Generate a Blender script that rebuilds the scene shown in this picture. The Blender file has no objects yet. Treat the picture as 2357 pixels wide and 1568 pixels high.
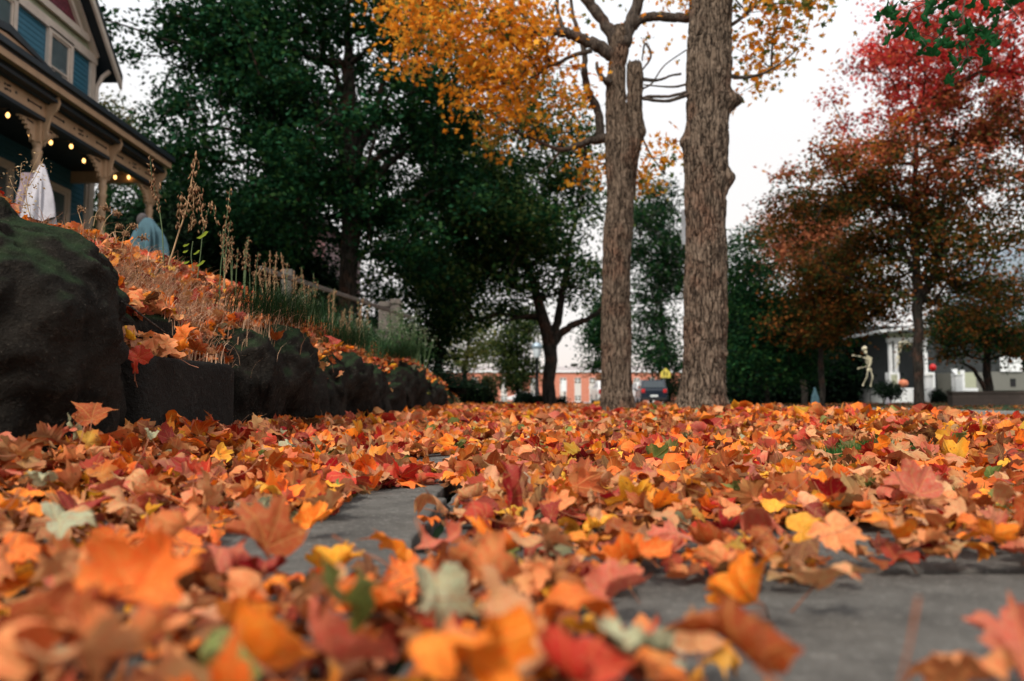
import bpy, math, random
import numpy as np
from mathutils import Vector, Matrix, noise
R = math.radians
SC = bpy.context.scene
COL = SC.collection
# ------------------------------------------------------------------ camera, world, sun, exposure
PITCH = R(4.24)
CZ = 0.25
cam_d = bpy.data.cameras.new('camera'); cam = bpy.data.objects.new('camera', cam_d); COL.objects.link(cam)
cam.location = (0, 0, CZ); cam.rotation_euler = (R(90) + PITCH, 0, 0)
cam_d.lens = 28; cam_d.sensor_width = 36; cam_d.clip_end = 2000; cam_d.clip_start = 0.02
cam_d.dof.use_dof = True; cam_d.dof.focus_distance = 2.8; cam_d.dof.aperture_fstop = 2.8
SC.camera = cam
SUN_EL, SUN_AZ = R(44), R(207)      # soft light from behind the camera, left
w = bpy.data.worlds.new('World'); SC.world = w; w.use_nodes = True
nt = w.node_tree; nt.nodes.clear()
def wn(t, **k):
    n = nt.nodes.new(t)
    for a, b in k.items(): setattr(n, a, b)
    return n
out = wn('ShaderNodeOutputWorld'); bg = wn('ShaderNodeBackground'); bg.inputs[1].default_value = 0.15
sky = wn('ShaderNodeTexSky', sky_type='NISHITA', sun_disc=False)
sky.sun_elevation = SUN_EL; sky.sun_rotation = SUN_AZ; sky.dust_density = 4
hs = wn('ShaderNodeHueSaturation'); hs.inputs['Saturation'].default_value = 0.35
nt.links.new(sky.outputs[0], hs.inputs['Color'])
tc = wn('ShaderNodeTexCoord'); sx = wn('ShaderNodeSeparateXYZ'); nt.links.new(tc.outputs['Generated'], sx.inputs[0])
cr = wn('ShaderNodeValToRGB'); nt.links.new(sx.outputs['Z'], cr.inputs[0])
e = cr.color_ramp.elements
e[0].position = 0.0; e[0].color = (6.3/16, 5.5/16, 5.0/16, 1)
e[1].position = 1.0; e[1].color = (7.6/16, 7.8/16, 8.2/16, 1)
x_ = cr.color_ramp.elements.new(0.10); x_.color = (6.2/16, 5.95/16, 5.75/16, 1)
x_ = cr.color_ramp.elements.new(0.30); x_.color = (6.2/16, 6.1/16, 6.05/16, 1)
x_ = cr.color_ramp.elements.new(0.50); x_.color = (6.6/16, 6.8/16, 7.1/16, 1)
sc_ = wn('ShaderNodeVectorMath', operation='SCALE'); sc_.inputs['Scale'].default_value = 18.3
nt.links.new(cr.outputs[0], sc_.inputs[0])
mx = wn('ShaderNodeMix', data_type='RGBA'); mx.inputs[0].default_value = 0.90
nt.links.new(hs.outputs[0], mx.inputs[6]); nt.links.new(sc_.outputs[0], mx.inputs[7])
nt.links.new(mx.outputs[2], bg.inputs[0]); nt.links.new(bg.outputs[0], out.inputs[0])
sd = bpy.data.lights.new('sun', 'SUN'); sun = bpy.data.objects.new('sun', sd); COL.objects.link(sun)
sd.energy = 3.7; sd.angle = R(10); sd.color = (1.0, 0.93, 0.85)
sv = Vector((math.sin(SUN_AZ)*math.cos(SUN_EL), math.cos(SUN_AZ)*math.cos(SUN_EL), math.sin(SUN_EL)))
sun.rotation_euler = sv.to_track_quat('Z', 'Y').to_euler()
SC.view_settings.view_transform = 'Standard'; SC.view_settings.look = 'None'
SC.view_settings.exposure = 0.0; SC.view_settings.gamma = 1.0
SC.render.engine = 'CYCLES'
SC.cycles.max_bounces = 6; SC.cycles.diffuse_bounces = 3; SC.cycles.transmission_bounces = 3

# ------------------------------------------------------------------ helpers
F = 28/36*2357.0
CP, SP = math.cos(PITCH), math.sin(PITCH)
def ray(px, py):
    u = (px-1178.5)/F; v = (783.7-py)/F
    return u, CP - v*SP, SP + v*CP
def P(px, py, Y):                      # point of the view ray at depth Y
    a, b, c = ray(px, py); t = Y/b
    return np.array((a*t, Y, CZ + c*t))
def PX(px, py, X):                     # point of the view ray on the plane x = X
    a, b, c = ray(px, py); t = X/a
    return np.array((X, b*t, CZ + c*t))
def sm(a, b, x):
    t = np.clip((np.asarray(x, float)-a)/(b-a), 0, 1); return t*t*(3-2*t)
def fbm(x, y, s=0):                    # cheap smooth variation in numpy
    x = np.asarray(x, float); y = np.asarray(y, float)
    return (np.sin(x*1.3+y*.7+s)+np.sin(x*2.9-y*2.3+s*2.1)*.5+np.sin(-x*5.1+y*4.7+s*1.3)*.3+np.sin(x*9.7+y*8.9+s)*.15)/1.95
def tag(o, label=None, cat=None, group=None, kind=None):
    if label: o['label'] = label
    if cat: o['category'] = cat
    if group: o['group'] = group
    if kind: o['kind'] = kind
    return o
def empty(name, loc, label=None, cat=None, group=None):
    o = bpy.data.objects.new(name, None); COL.objects.link(o); o.location = Vector([float(t) for t in loc]); o.empty_display_size = .1
    return tag(o, label, cat, group)
def link(name, me, mat=None, parent=None):
    o = bpy.data.objects.new(name, me); COL.objects.link(o)
    if mat: me.materials.append(mat)
    if parent: o.parent = parent
    return o
def npmesh(name, V, Fs, mat, parent=None, cols=None, uvs=None, smooth=False, loc=None):
    """V (n,3) world coords, Fs (m,k); shifted to the parent's origin"""
    V = np.asarray(V, np.float64).reshape(-1, 3); Fs = np.asarray(Fs, np.int32)
    org = np.array(parent.matrix_basis.translation) if parent else (np.array(loc) if loc is not None else np.zeros(3))
    if parent and parent.parent: org = org + np.array(parent.parent.matrix_basis.translation)
    V = V - org
    me = bpy.data.meshes.new(name); n, m, k = len(V), len(Fs), Fs.shape[1]
    me.vertices.add(n); me.vertices.foreach_set('co', V.astype(np.float32).ravel())
    me.loops.add(m*k); me.loops.foreach_set('vertex_index', Fs.ravel())
    me.polygons.add(m); me.polygons.foreach_set('loop_start', np.arange(0, m*k, k, dtype=np.int32))
    if smooth: me.polygons.foreach_set('use_smooth', np.ones(m, bool))
    me.update(calc_edges=True)
    if cols is not None:
        a = me.color_attributes.new('Col', 'FLOAT_COLOR', 'POINT')
        c = np.ones((n, 4), np.float32); c[:, :cols.shape[1]] = cols; a.data.foreach_set('color', c.ravel())
    if uvs is not None:
        l = me.uv_layers.new(name='UVMap'); l.data.foreach_set('uv', np.asarray(uvs, np.float32)[Fs.ravel()].ravel())
    me.validate()
    o = link(name, me, mat, parent)
    if loc is not None and not parent: o.location = Vector([float(t) for t in loc])
    return o
class MB:
    """collects shapes (world coordinates) for ONE mesh object"""
    def __init__(s): s.v = []; s.f = []; s.smooth = []
    def add(s, vs, fs, smooth=False):
        o = len(s.v); s.v += [tuple(map(float, p)) for p in vs]; s.f += [tuple(i+o for i in f) for f in fs]; s.smooth += [smooth]*len(fs); return s
    def box(s, a, b):
        x0, y0, z0 = np.minimum(a, b); x1, y1, z1 = np.maximum(a, b)
        return s.hexa([(x0,y0,z0),(x1,y0,z0),(x1,y1,z0),(x0,y1,z0)], [(x0,y0,z1),(x1,y0,z1),(x1,y1,z1),(x0,y1,z1)])
    def hexa(s, lo, hi):
        n = len(lo)
        fs = [tuple(reversed(range(n))), tuple(range(n, 2*n))] + [(i, (i+1) % n, n+(i+1) % n, n+i) for i in range(n)]
        return s.add(list(lo)+list(hi), fs)
    def prism(s, poly, off):               # planar polygon extruded by vector off
        off = np.array(off, float); poly = [np.array(p, float) for p in poly]
        return s.hexa(poly, [p+off for p in poly])
    def beam(s, a, b, w, h, up=(0, 0, 1)):
        a = np.array(a, float); b = np.array(b, float); d = (b-a)/np.linalg.norm(b-a)
        sd_ = np.cross(d, up); sd_ /= np.linalg.norm(sd_); u = np.cross(sd_, d)
        q = [(-w/2, -h/2), (w/2, -h/2), (w/2, h/2), (-w/2, h/2)]
        return s.hexa([a+sd_*i+u*j for i, j in q], [b+sd_*i+u*j for i, j in q])
    def tube(s, pts, rs, n=8, caps=True, smooth=True):
        pts = [np.array(p, float) for p in pts]
        if np.isscalar(rs): rs = [rs]*len(pts)
        vs = []; ref = None
        for i, p in enumerate(pts):
            d = pts[min(i+1, len(pts)-1)] - pts[max(i-1, 0)]; d = d/(np.linalg.norm(d)+1e-9)
            if ref is None: ref = np.array((1, 0, 0)) if abs(d[0]) < .8 else np.array((0, 1, 0))
            a = ref - d*np.dot(ref, d); a /= np.linalg.norm(a)+1e-9; b = np.cross(d, a); ref = a
            for k in range(n):
                t = 2*math.pi*k/n; vs.append(p + (a*math.cos(t)+b*math.sin(t))*rs[i])
        fs = [(i*n+k, i*n+(k+1) % n, (i+1)*n+(k+1) % n, (i+1)*n+k) for i in range(len(pts)-1) for k in range(n)]
        s.add(vs, fs, smooth)
        if caps:
            s.add(vs[:n], [tuple(reversed(range(n)))]); s.add(vs[-n:], [tuple(range(n))])
        return s
    def lathe(s, c, prof, n=16):           # prof: (r, z) up from c
        c = np.array(c, float); return s.tube([c+np.array((0, 0, z)) for r, z in prof], [r for r, z in prof], n)
    def ball(s, c, r, n=12, m=8):
        r = np.array(r if not np.isscalar(r) else (r, r, r), float); vs = []
        for j in range(m+1):
            ph = math.pi*j/m
            for i in range(n):
                t = 2*math.pi*i/n; vs.append(np.array(c)+r*np.array((math.sin(ph)*math.cos(t), math.sin(ph)*math.sin(t), -math.cos(ph))))
        return s.add(vs, [(j*n+i, j*n+(i+1) % n, (j+1)*n+(i+1) % n, (j+1)*n+i) for j in range(m) for i in range(n)], True)
    def build(s, name, mat, parent=None, label=None, bevel=0, loc=None):
        org = np.zeros(3)
        if parent:
            org = np.array(parent.matrix_basis.translation)
            if parent.parent: org = org + np.array(parent.parent.matrix_basis.translation)
        elif loc is not None: org = np.array(loc, float)
        me = bpy.data.meshes.new(name)
        me.from_pydata([tuple(np.array(p)-org) for p in s.v], [], s.f); me.polygons.foreach_set('use_smooth', s.smooth); me.update()
        o = link(name, me, mat, parent)
        if loc is not None and not parent: o.location = Vector([float(t) for t in loc])
        if label: o['label'] = label
        if bevel:
            b = o.modifiers.new('bevel', 'BEVEL'); b.width = bevel; b.segments = 2; b.limit_method = 'ANGLE'
        return o
# ---- materials
MATS = {}
class NB:
    def __init__(s, name):
        s.m = bpy.data.materials.new(name); s.m.use_nodes = True; s.t = s.m.node_tree; s.t.nodes.clear(); s.out = s.n('ShaderNodeOutputMaterial'); MATS[name] = s.m
    def n(s, t, ins=None, **k):
        x = s.t.nodes.new(t)
        for a, b in k.items(): setattr(x, a, b)
        for a, b in (ins or {}).items():
            if hasattr(b, 'links') or isinstance(b, bpy.types.NodeSocket): s.t.links.new(b, x.inputs[a])
            else: x.inputs[a].default_value = b
        return x
    def math(s, op, a, b=0.0, c=None):
        i = {0: a, 1: b}
        if c is not None: i[2] = c
        return s.n('ShaderNodeMath', i, operation=op).outputs[0]
    def mix(s, f, a, b, bt='MIX'):
        return s.n('ShaderNodeMix', {0: f, 6: a, 7: b}, data_type='RGBA', blend_type=bt).outputs[2]
    def ramp(s, f, st):
        r = s.n('ShaderNodeValToRGB', {0: f}); el = r.color_ramp.elements
        for i, (p, c) in enumerate(st):
            x = el[i] if i < 2 else el.new(p)
            x.position = p; x.color = (*c, 1) if len(c) == 3 else c
        return r.outputs[0]
    def noise(s, vec, sc, det=4, rough=.55):
        return s.n('ShaderNodeTexNoise', {'Vector': vec, 'Scale': sc, 'Detail': det, 'Roughness': rough}).outputs[0]
def C4(c): return (*c, 1)
def plain(name, col, rough=.6, var=.18, sc=6, bump=.15, bsc=40, metal=0, spec=.4, emit=None, es=0, trans=0):
    b = NB(name); tc = b.n('ShaderNodeTexCoord').outputs['Object']
    f = b.noise(tc, sc); lo = tuple(c*(1-var) for c in col); hi = tuple(min(1, c*(1+var)) for c in col)
    c = b.ramp(f, [(.3, lo), (.7, hi)])
    pr = {'Base Color': c, 'Roughness': rough, 'Metallic': metal, 'Specular IOR Level': spec}
    if emit: pr['Emission Color'] = C4(emit); pr['Emission Strength'] = es
    if bump: pr['Normal'] = b.n('ShaderNodeBump', {'Strength': bump, 'Distance': .02, 'Height': b.noise(tc, bsc)}).outputs[0]
    p = b.n('ShaderNodeBsdfPrincipled', pr); b.t.links.new(p.outputs[0], b.out.inputs[0]); return b.m
def foliage(name, sat=1.0, trans=.3, rough=.55):
    b = NB(name); a = b.n('ShaderNodeAttribute', attribute_name='Col').outputs['Color']
    geo = b.n('ShaderNodeNewGeometry').outputs['Position']
    f = b.noise(geo, 5, 2); c = b.mix(.5, a, b.mix(f, (.45, .45, .45, 1), (1.5, 1.5, 1.5, 1)), 'MULTIPLY')
    p = b.n('ShaderNodeBsdfPrincipled', {'Base Color': c, 'Roughness': rough, 'Specular IOR Level': .04})
    t = b.n('ShaderNodeBsdfTranslucent', {'Color': c}); mxs = b.n('ShaderNodeMixShader', {0: trans})
    b.t.links.new(p.outputs[0], mxs.inputs[1]); b.t.links.new(t.outputs[0], mxs.inputs[2]); b.t.links.new(mxs.outputs[0], b.out.inputs[0]); return b.m
def leafmat(name, per_object):
    b = NB(name)
    if per_object:
        oi = b.n('ShaderNodeObjectInfo'); base = oi.outputs['Color']
        rnd = oi.outputs['Random']
        tcx = b.n('ShaderNodeTexCoord').outputs['Object']
        off = b.n('ShaderNodeCombineXYZ', {0: b.math('MULTIPLY', rnd, 57.0), 1: b.math('MULTIPLY', rnd, 31.0)}).outputs[0]
        pos = b.n('ShaderNodeVectorMath', {0: tcx, 1: off}, operation='ADD').outputs[0]
    else:
        base = b.n('ShaderNodeAttribute', attribute_name='Col').outputs['Color']
        pos = b.n('ShaderNodeNewGeometry').outputs['Position']
    uv = b.n('ShaderNodeUVMap').outputs[0]; s = b.n('ShaderNodeSeparateXYZ', {0: uv})
    ax = b.math('ABSOLUTE', s.outputs[0]); y = s.outputs[1]
    d = None
    for a in (0, 47, 100):
        di = b.math('ABSOLUTE', b.math('SUBTRACT', b.math('MULTIPLY', ax, math.cos(R(a))), b.math('MULTIPLY', y, math.sin(R(a)))))
        d = di if d is None else b.math('MINIMUM', d, di)
    rr = b.n('ShaderNodeVectorMath', {0: uv}, operation='LENGTH').outputs['Value']
    vein = b.n('ShaderNodeMapRange', {0: d, 1: 0.006, 2: 0.022, 3: 1.0, 4: 0.0}).outputs[0]
    # side veins: bands fanning off the main veins
    sv_ = b.math('PINGPONG', b.math('ADD', b.math('MULTIPLY', rr, 9.0), b.math('MULTIPLY', d, -7.0)), .5)
    sv_ = b.n('ShaderNodeMapRange', {0: sv_, 1: 0.0, 2: 0.09, 3: .55, 4: 0.0}).outputs[0]
    vall = b.math('MAXIMUM', vein, sv_)
    n1 = b.noise(pos, 22, 3); n2 = b.noise(pos, 75, 3, .7)
    c = b.mix(b.n('ShaderNodeMapRange', {0: n1, 1: .42, 2: .68, 3: 0.0, 4: .75}).outputs[0], base, b.mix(1, base, (1.15, .42, .38, 1), 'MULTIPLY'))
    c = b.mix(b.n('ShaderNodeMapRange', {0: n1, 1: .44, 2: .26, 3: 0.0, 4: .6}).outputs[0], c, b.mix(.65, base, (.62, .36, .12, 1)))
    c = b.mix(b.n('ShaderNodeMapRange', {0: n2, 1: .61, 2: .70, 3: 0.0, 4: .85}).outputs[0], c, (.10, .04, .02, 1))
    c = b.mix(b.n('ShaderNodeMapRange', {0: rr, 1: .72, 2: 1.0, 3: 0.0, 4: .45}).outputs[0], c, b.mix(1, base, (.7, .4, .35, 1), 'MULTIPLY'))
    c = b.mix(b.math('MULTIPLY', vall, .6), c, b.mix(.35, base, (.80, .45, .12, 1)))
    bf = b.n('ShaderNodeNewGeometry').outputs['Backfacing']
    c = b.mix(b.math('MULTIPLY', bf, .5), c, b.mix(.16, b.mix(1, c, (1.15, 1.2, 1.3, 1), 'MULTIPLY'), (.66, .34, .15, 1)))
    hgt = b.math('ADD', b.math('MULTIPLY', vall, 1.0), b.math('MULTIPLY', n2, .8))
    bp = b.n('ShaderNodeBump', {'Strength': .5, 'Distance': .002, 'Height': hgt}).outputs[0]
    p = b.n('ShaderNodeBsdfPrincipled', {'Base Color': c, 'Roughness': .5, 'Specular IOR Level': .14, 'Normal': bp})
    t = b.n('ShaderNodeBsdfTranslucent', {'Color': c}); mxs = b.n('ShaderNodeMixShader', {0: .22})
    b.t.links.new(p.outputs[0], mxs.inputs[1]); b.t.links.new(t.outputs[0], mxs.inputs[2]); b.t.links.new(mxs.outputs[0], b.out.inputs[0]); return b.m
def rock(name, c0, c1, moss=.0, sc=5):
    b = NB(name); tc = b.n('ShaderNodeTexCoord').outputs['Object']
    f = b.noise(tc, sc, 8, .7); f2 = b.noise(tc, sc*7, 6, .7); c = b.ramp(f, [(.3, c0), (.72, c1)])
    c = b.mix(b.n('ShaderNodeMapRange', {0: f2, 1: .55, 2: .7, 3: 0.0, 4: .5}).outputs[0], c, tuple(x*2.2 for x in c1)+(1,))
    if moss:
        nz = b.n('ShaderNodeSeparateXYZ', {0: b.n('ShaderNodeNewGeometry').outputs['Normal']}).outputs[2]
        k = b.math('MULTIPLY', b.n('ShaderNodeMapRange', {0: b.math('ADD', nz, b.math('MULTIPLY', f, .8)), 1: .85, 2: 1.20, 3: 0.0, 4: 1.0}).outputs[0], moss)
        c = b.mix(k, c, b.mix(f2, (.012, .035, .018, 1), (.05, .10, .03, 1)))
    f3 = b.noise(tc, sc*28, 4, .7); c = b.mix(b.n('ShaderNodeMapRange', {0: f3, 1: .62, 2: .72, 3: 0.0, 4: .7}).outputs[0], c, tuple(min(1, x*3.2+.02) for x in c1)+(1,))
    h = b.math('ADD', b.math('MULTIPLY', f, 1.0), b.math('ADD', b.math('MULTIPLY', f2, .7), b.math('MULTIPLY', f3, .25)))
    bp = b.n('ShaderNodeBump', {'Strength': 1.0, 'Distance': .05, 'Height': h}).outputs[0]
    p = b.n('ShaderNodeBsdfPrincipled', {'Base Color': c, 'Roughness': .9, 'Specular IOR Level': .08, 'Normal': bp})
    b.t.links.new(p.outputs[0], b.out.inputs[0]); return b.m
def barkmat(name, c0, c1, c2, sc=1.0, disp=.02):
    b = NB(name); tc = b.n('ShaderNodeTexCoord').outputs['Object']
    mp = b.n('ShaderNodeMapping', {'Vector': tc, 'Scale': (1, 1, .16)}).outputs[0]
    nw = b.n('ShaderNodeTexNoise', {'Vector': tc, 'Scale': 7*sc, 'Detail': 3}).outputs['Color']
    mv = b.n('ShaderNodeVectorMath', {0: mp, 1: b.n('ShaderNodeVectorMath', {0: nw, 'Scale': .05/sc}, operation='SCALE').outputs[0]}, operation='ADD').outputs[0]
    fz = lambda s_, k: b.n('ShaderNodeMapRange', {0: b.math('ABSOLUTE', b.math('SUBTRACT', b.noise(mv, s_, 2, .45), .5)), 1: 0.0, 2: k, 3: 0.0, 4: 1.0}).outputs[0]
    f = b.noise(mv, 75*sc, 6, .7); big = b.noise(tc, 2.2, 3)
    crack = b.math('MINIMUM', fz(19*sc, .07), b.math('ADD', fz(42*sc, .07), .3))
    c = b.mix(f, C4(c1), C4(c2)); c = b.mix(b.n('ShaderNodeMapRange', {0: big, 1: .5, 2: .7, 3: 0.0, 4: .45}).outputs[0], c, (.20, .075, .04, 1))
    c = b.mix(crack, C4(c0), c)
    h = b.math('ADD', crack, b.math('MULTIPLY', f, .5))
    bp = b.n('ShaderNodeBump', {'Strength': .8, 'Distance': disp, 'Height': h}).outputs[0]
    p = b.n('ShaderNodeBsdfPrincipled', {'Base Color': c, 'Roughness': .9, 'Specular IOR Level': .08, 'Normal': bp})
    b.t.links.new(p.outputs[0], b.out.inputs[0]); return b.m
def siding(name, col, pitch=.11, axis=2, shingle=False):
    b = NB(name); tc = b.n('ShaderNodeTexCoord').outputs['Object']; s = b.n('ShaderNodeSeparateXYZ', {0: tc})
    if shingle:
        br = b.n('ShaderNodeTexBrick', {'Vector': b.n('ShaderNodeCombineXYZ', {0: b.math('ADD', s.outputs[1], s.outputs[0]), 1: s.outputs[2]}).outputs[0], 'Color1': C4(col), 'Color2': C4(tuple(x*.6 for x in col)), 'Mortar': C4(tuple(x*.25 for x in col)), 'Scale': 1.0, 'Mortar Size': .008, 'Brick Width': .11, 'Row Height': .09})
        c = br.outputs[0]; h = br.outputs[1]; bp = b.n('ShaderNodeBump', {'Strength': .6, 'Distance': .01, 'Height': h}).outputs[0]
    else:
        fr = b.math('FRACT', b.math('DIVIDE', s.outputs[axis], pitch))
        ed = b.n('ShaderNodeMapRange', {0: fr, 1: 0.0, 2: .12, 3: 0.0, 4: 1.0}).outputs[0]
        f = b.noise(tc, 9, 4); c = b.mix(b.math('MULTIPLY', f, .5), C4(col), C4(tuple(x*.65 for x in col)))
        bp = b.n('ShaderNodeBump', {'Strength': 1.0, 'Distance': .03, 'Height': b.math('SUBTRACT', ed, b.math('MULTIPLY', fr, .6))}).outputs[0]
    p = b.n('ShaderNodeBsdfPrincipled', {'Base Color': c, 'Roughness': .55, 'Normal': bp})
    b.t.links.new(p.outputs[0], b.out.inputs[0]); return b.m
def groundmat():
    b = NB('lawn_earth'); tc = b.n('ShaderNodeNewGeometry').outputs['Position']
    f = b.noise(tc, 1.2, 6); g = b.noise(tc, 14, 6, .7)
    c = b.mix(g, (.012, .03, .012, 1), (.035, .075, .025, 1))
    c = b.mix(b.n('ShaderNodeMapRange', {0: f, 1: .5, 2: .68, 3: 0.0, 4: .8}).outputs[0], c, (.06, .04, .022, 1))
    bp = b.n('ShaderNodeBump', {'Strength': .8, 'Distance': .05, 'Height': g}).outputs[0]
    p = b.n('ShaderNodeBsdfPrincipled', {'Base Color': c, 'Roughness': .9, 'Specular IOR Level': .1, 'Normal': bp}); b.t.links.new(p.outputs[0], b.out.inputs[0]); return b.m
def brickmat(name, c1, c2, mo, bw=.22, rh=.075, ax=0):
    b = NB(name); tc = b.n('ShaderNodeTexCoord').outputs['Object']; s = b.n('ShaderNodeSeparateXYZ', {0: tc})
    br = b.n('ShaderNodeTexBrick', {'Vector': b.n('ShaderNodeCombineXYZ', {0: b.math('ADD', s.outputs[0], s.outputs[1]), 1: s.outputs[2]}).outputs[0], 'Color1': C4(c1), 'Color2': C4(c2), 'Mortar': C4(mo), 'Scale': 1.0, 'Mortar Size': .006, 'Brick Width': bw, 'Row Height': rh})
    p = b.n('ShaderNodeBsdfPrincipled', {'Base Color': br.outputs[0], 'Roughness': .85, 'Normal': b.n('ShaderNodeBump', {'Strength': .5, 'Distance': .01, 'Height': br.outputs[1]}).outputs[0]})
    b.t.links.new(p.outputs[0], b.out.inputs[0]); return b.m
M_LEAF = leafmat('fallen_leaf_single', True); M_LIT = leafmat('fallen_leaf_mass', False)
M_FOL = foliage('foliage'); M_FOLB = foliage('foliage_bright', trans=.55); M_GRASS = foliage('grass_blades', trans=.2)
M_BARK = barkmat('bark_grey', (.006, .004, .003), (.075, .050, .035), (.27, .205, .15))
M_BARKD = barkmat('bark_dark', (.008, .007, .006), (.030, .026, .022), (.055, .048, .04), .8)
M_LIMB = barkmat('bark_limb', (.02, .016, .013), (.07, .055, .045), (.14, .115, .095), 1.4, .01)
M_ROCK = rock('boulder_rock', (.006, .0055, .005), (.046, .039, .031), moss=.6)
M_CONC = rock('old_concrete', (.014, .013, .012), (.034, .031, .027), sc=3)
M_SLAB = rock('paving_stone', (.15, .14, .125), (.33, .31, .275), sc=9)
M_GND = groundmat()
M_ROAD = plain('asphalt', (.16, .16, .165), .85, .2, 3, .3, 90)
M_KERB = plain('kerb_stone', (.30, .28, .26), .8, .2, 4, .3, 60)
M_TEAL = siding('blue_siding', (.03, .14, .21), .105)
M_CREAM = plain('cream_paint', (.48, .31, .19), .5, .12, 5, .1)
M_PALE = plain('pale_trim_paint', (.60, .50, .42), .5, .1, 5, .1)
M_SAGE = plain('sage_paint', (.36, .38, .26), .5, .1, 5, .1)
M_DKTRIM = plain('dark_trim_paint', (.018, .026, .034), .5, .2, 5, .1)
M_SHING = siding('maroon_shingle', (.20, .035, .055), shingle=True)
M_ROOF = plain('roof_shingle', (.06, .055, .055), .85, .3, 12, .4)
M_GLASS = plain('window_glass', (.10, .13, .14), .04, .2, 2, 0, spec=.9)
M_DARK = plain('dark_interior', (.012, .012, .014), .8, .2, 4, 0)
M_WHITE = plain('white_paint', (.78, .80, .80), .5, .08, 4, .1)
M_BULB = plain('lit_bulb', (1, .8, .5), .4, .05, 4, 0, emit=(1.0, .52, .16), es=4)
M_BLACK = plain('black_metal', (.015, .015, .016), .4, .2, 4, 0, metal=.5)
M_BONE = plain('bone_plastic', (.66, .60, .42), .5, .15, 20, .2)
def lib(): pass
# ------------------------------------------------------------------ ground shape
def bankfade(y): return 1 - sm(15, 24, y)
def gz(x, y):
    x = np.asarray(x, float); y = np.asarray(y, float)
    left = sm(-.62, -1.05, x)*.10
    hump = sm(.95, 2.1, x)*(1-sm(2.9, 4.4, x))*(.105 - .03*sm(8, 14, y) - .03*sm(14, 30, y))
    fall = -.12*sm(2.9, 4.45, x)
    rise = (.13*sm(11.6, 12.2, x) + .2*sm(13, 30, x))*(1-sm(60, 90, y))
    bf = bankfade(y)
    bank = (sm(-1.22, -1.34, x)*.46 + sm(-1.3, -2.0, x)*.46 + np.clip(-x-2.0, 0, 6)*.11)*bf*(1-.17*(1-sm(2.3, 4.0, y)))
    far = -.10*sm(50, 100, y)*(1-sm(4, 5, x)*0)
    z = -.035 + left + hump + fall + rise + bank + far
    return z
def build_ground():
    xs = np.unique(np.concatenate([np.array([-900, -300, -120, -60, -40, -25, -15]), np.arange(-10, -3, .5), np.arange(-3, 5, .06), np.arange(5, 14, .4), np.arange(14, 40, 2), np.array([50, 80, 150, 300, 900])]))
    ys = np.unique(np.concatenate([np.array([-60, -20, -8, -3, -1]), np.arange(0, 8, .12), np.arange(8, 30, .5), np.arange(30, 120, 4), np.array([150, 250, 500, 1200])]))
    X, Y = np.meshgrid(xs, ys); Z = gz(X, Y)
    near = (np.abs(X) < 5) & (Y < 30) & (Y > -1); Z = Z + near*fbm(X*2, Y*2)*.006*(np.abs(X) > .9)
    V = np.stack([X, Y, Z], -1).reshape(-1, 3); nx = len(xs)
    i, j = np.meshgrid(np.arange(nx-1), np.arange(len(ys)-1)); a = (j*nx+i).ravel()
    o = npmesh('ground', V, np.stack([a, a+1, a+nx+1, a+nx], 1), M_GND, smooth=True); tag(o, kind='structure')
build_ground()
def strip(name, mat, x0, x1, y0, y1, z, kind='structure'):
    o = MB().add([(x0, y0, z), (x1, y0, z), (x1, y1, z), (x0, y1, z)], [(0, 1, 2, 3)]).build(name, mat); return tag(o, kind=kind)
strip('road', M_ROAD, 4.62, 11.55, -20, 101, -.146+.03)
strip('cross_street', plain('pale_asphalt', (.42, .40, .39), .8, .1, 1), -120, 160, 101, 124, -.15)
for xx in (4.5, 11.55):
    k = MB().box((xx, -20, -.25), (xx+.14, 100.9, -.02)).build('kerb', M_KERB, bevel=.015); tag(k, kind='structure')
def build_pavement():
    rng = random.Random(4); mb = MB()
    y = -.4
    while y < 27:
        for side in (0, 1):
            L = rng.uniform(.75, 1.1)
        l = rng.uniform(.62, .95)
        split = -.13 + rng.uniform(-.04, .04)
        for (xa, xb, dz) in ((-.92, split-.012, .016), (split+.012, .95, 0)):
            y0 = y + .015 + (rng.uniform(0, .1) if dz else 0); y1 = y + l - .015 + (rng.uniform(-.06, .1) if dz else 0)
            poly = []
            n = 9
            for k in range(n): poly.append((xa+(xb-xa)*k/n, y0))
            for k in range(n): poly.append((xb, y0+(y1-y0)*k/n))
            for k in range(n): poly.append((xb-(xb-xa)*k/n, y1))
            for k in range(n): poly.append((xa, y1-(y1-y0)*k/n))
            pp = [(px+rng.uniform(-.009, .009), py+rng.uniform(-.009, .009)) for px, py in poly]
            tx, ty = rng.uniform(-.006, .006), rng.uniform(-.008, .008); cx, cy = (xa+xb)/2, (y0+y1)/2
            z = lambda a, b: dz + (a-cx)*tx + (b-cy)*ty
            mb.hexa([(a, b, -.08) for a, b in pp], [(a, b, z(a, b)) for a, b in pp])
        y += l
    o = mb.build('pavement', M_SLAB, bevel=.006); tag(o, kind='structure')
build_pavement()
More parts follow.
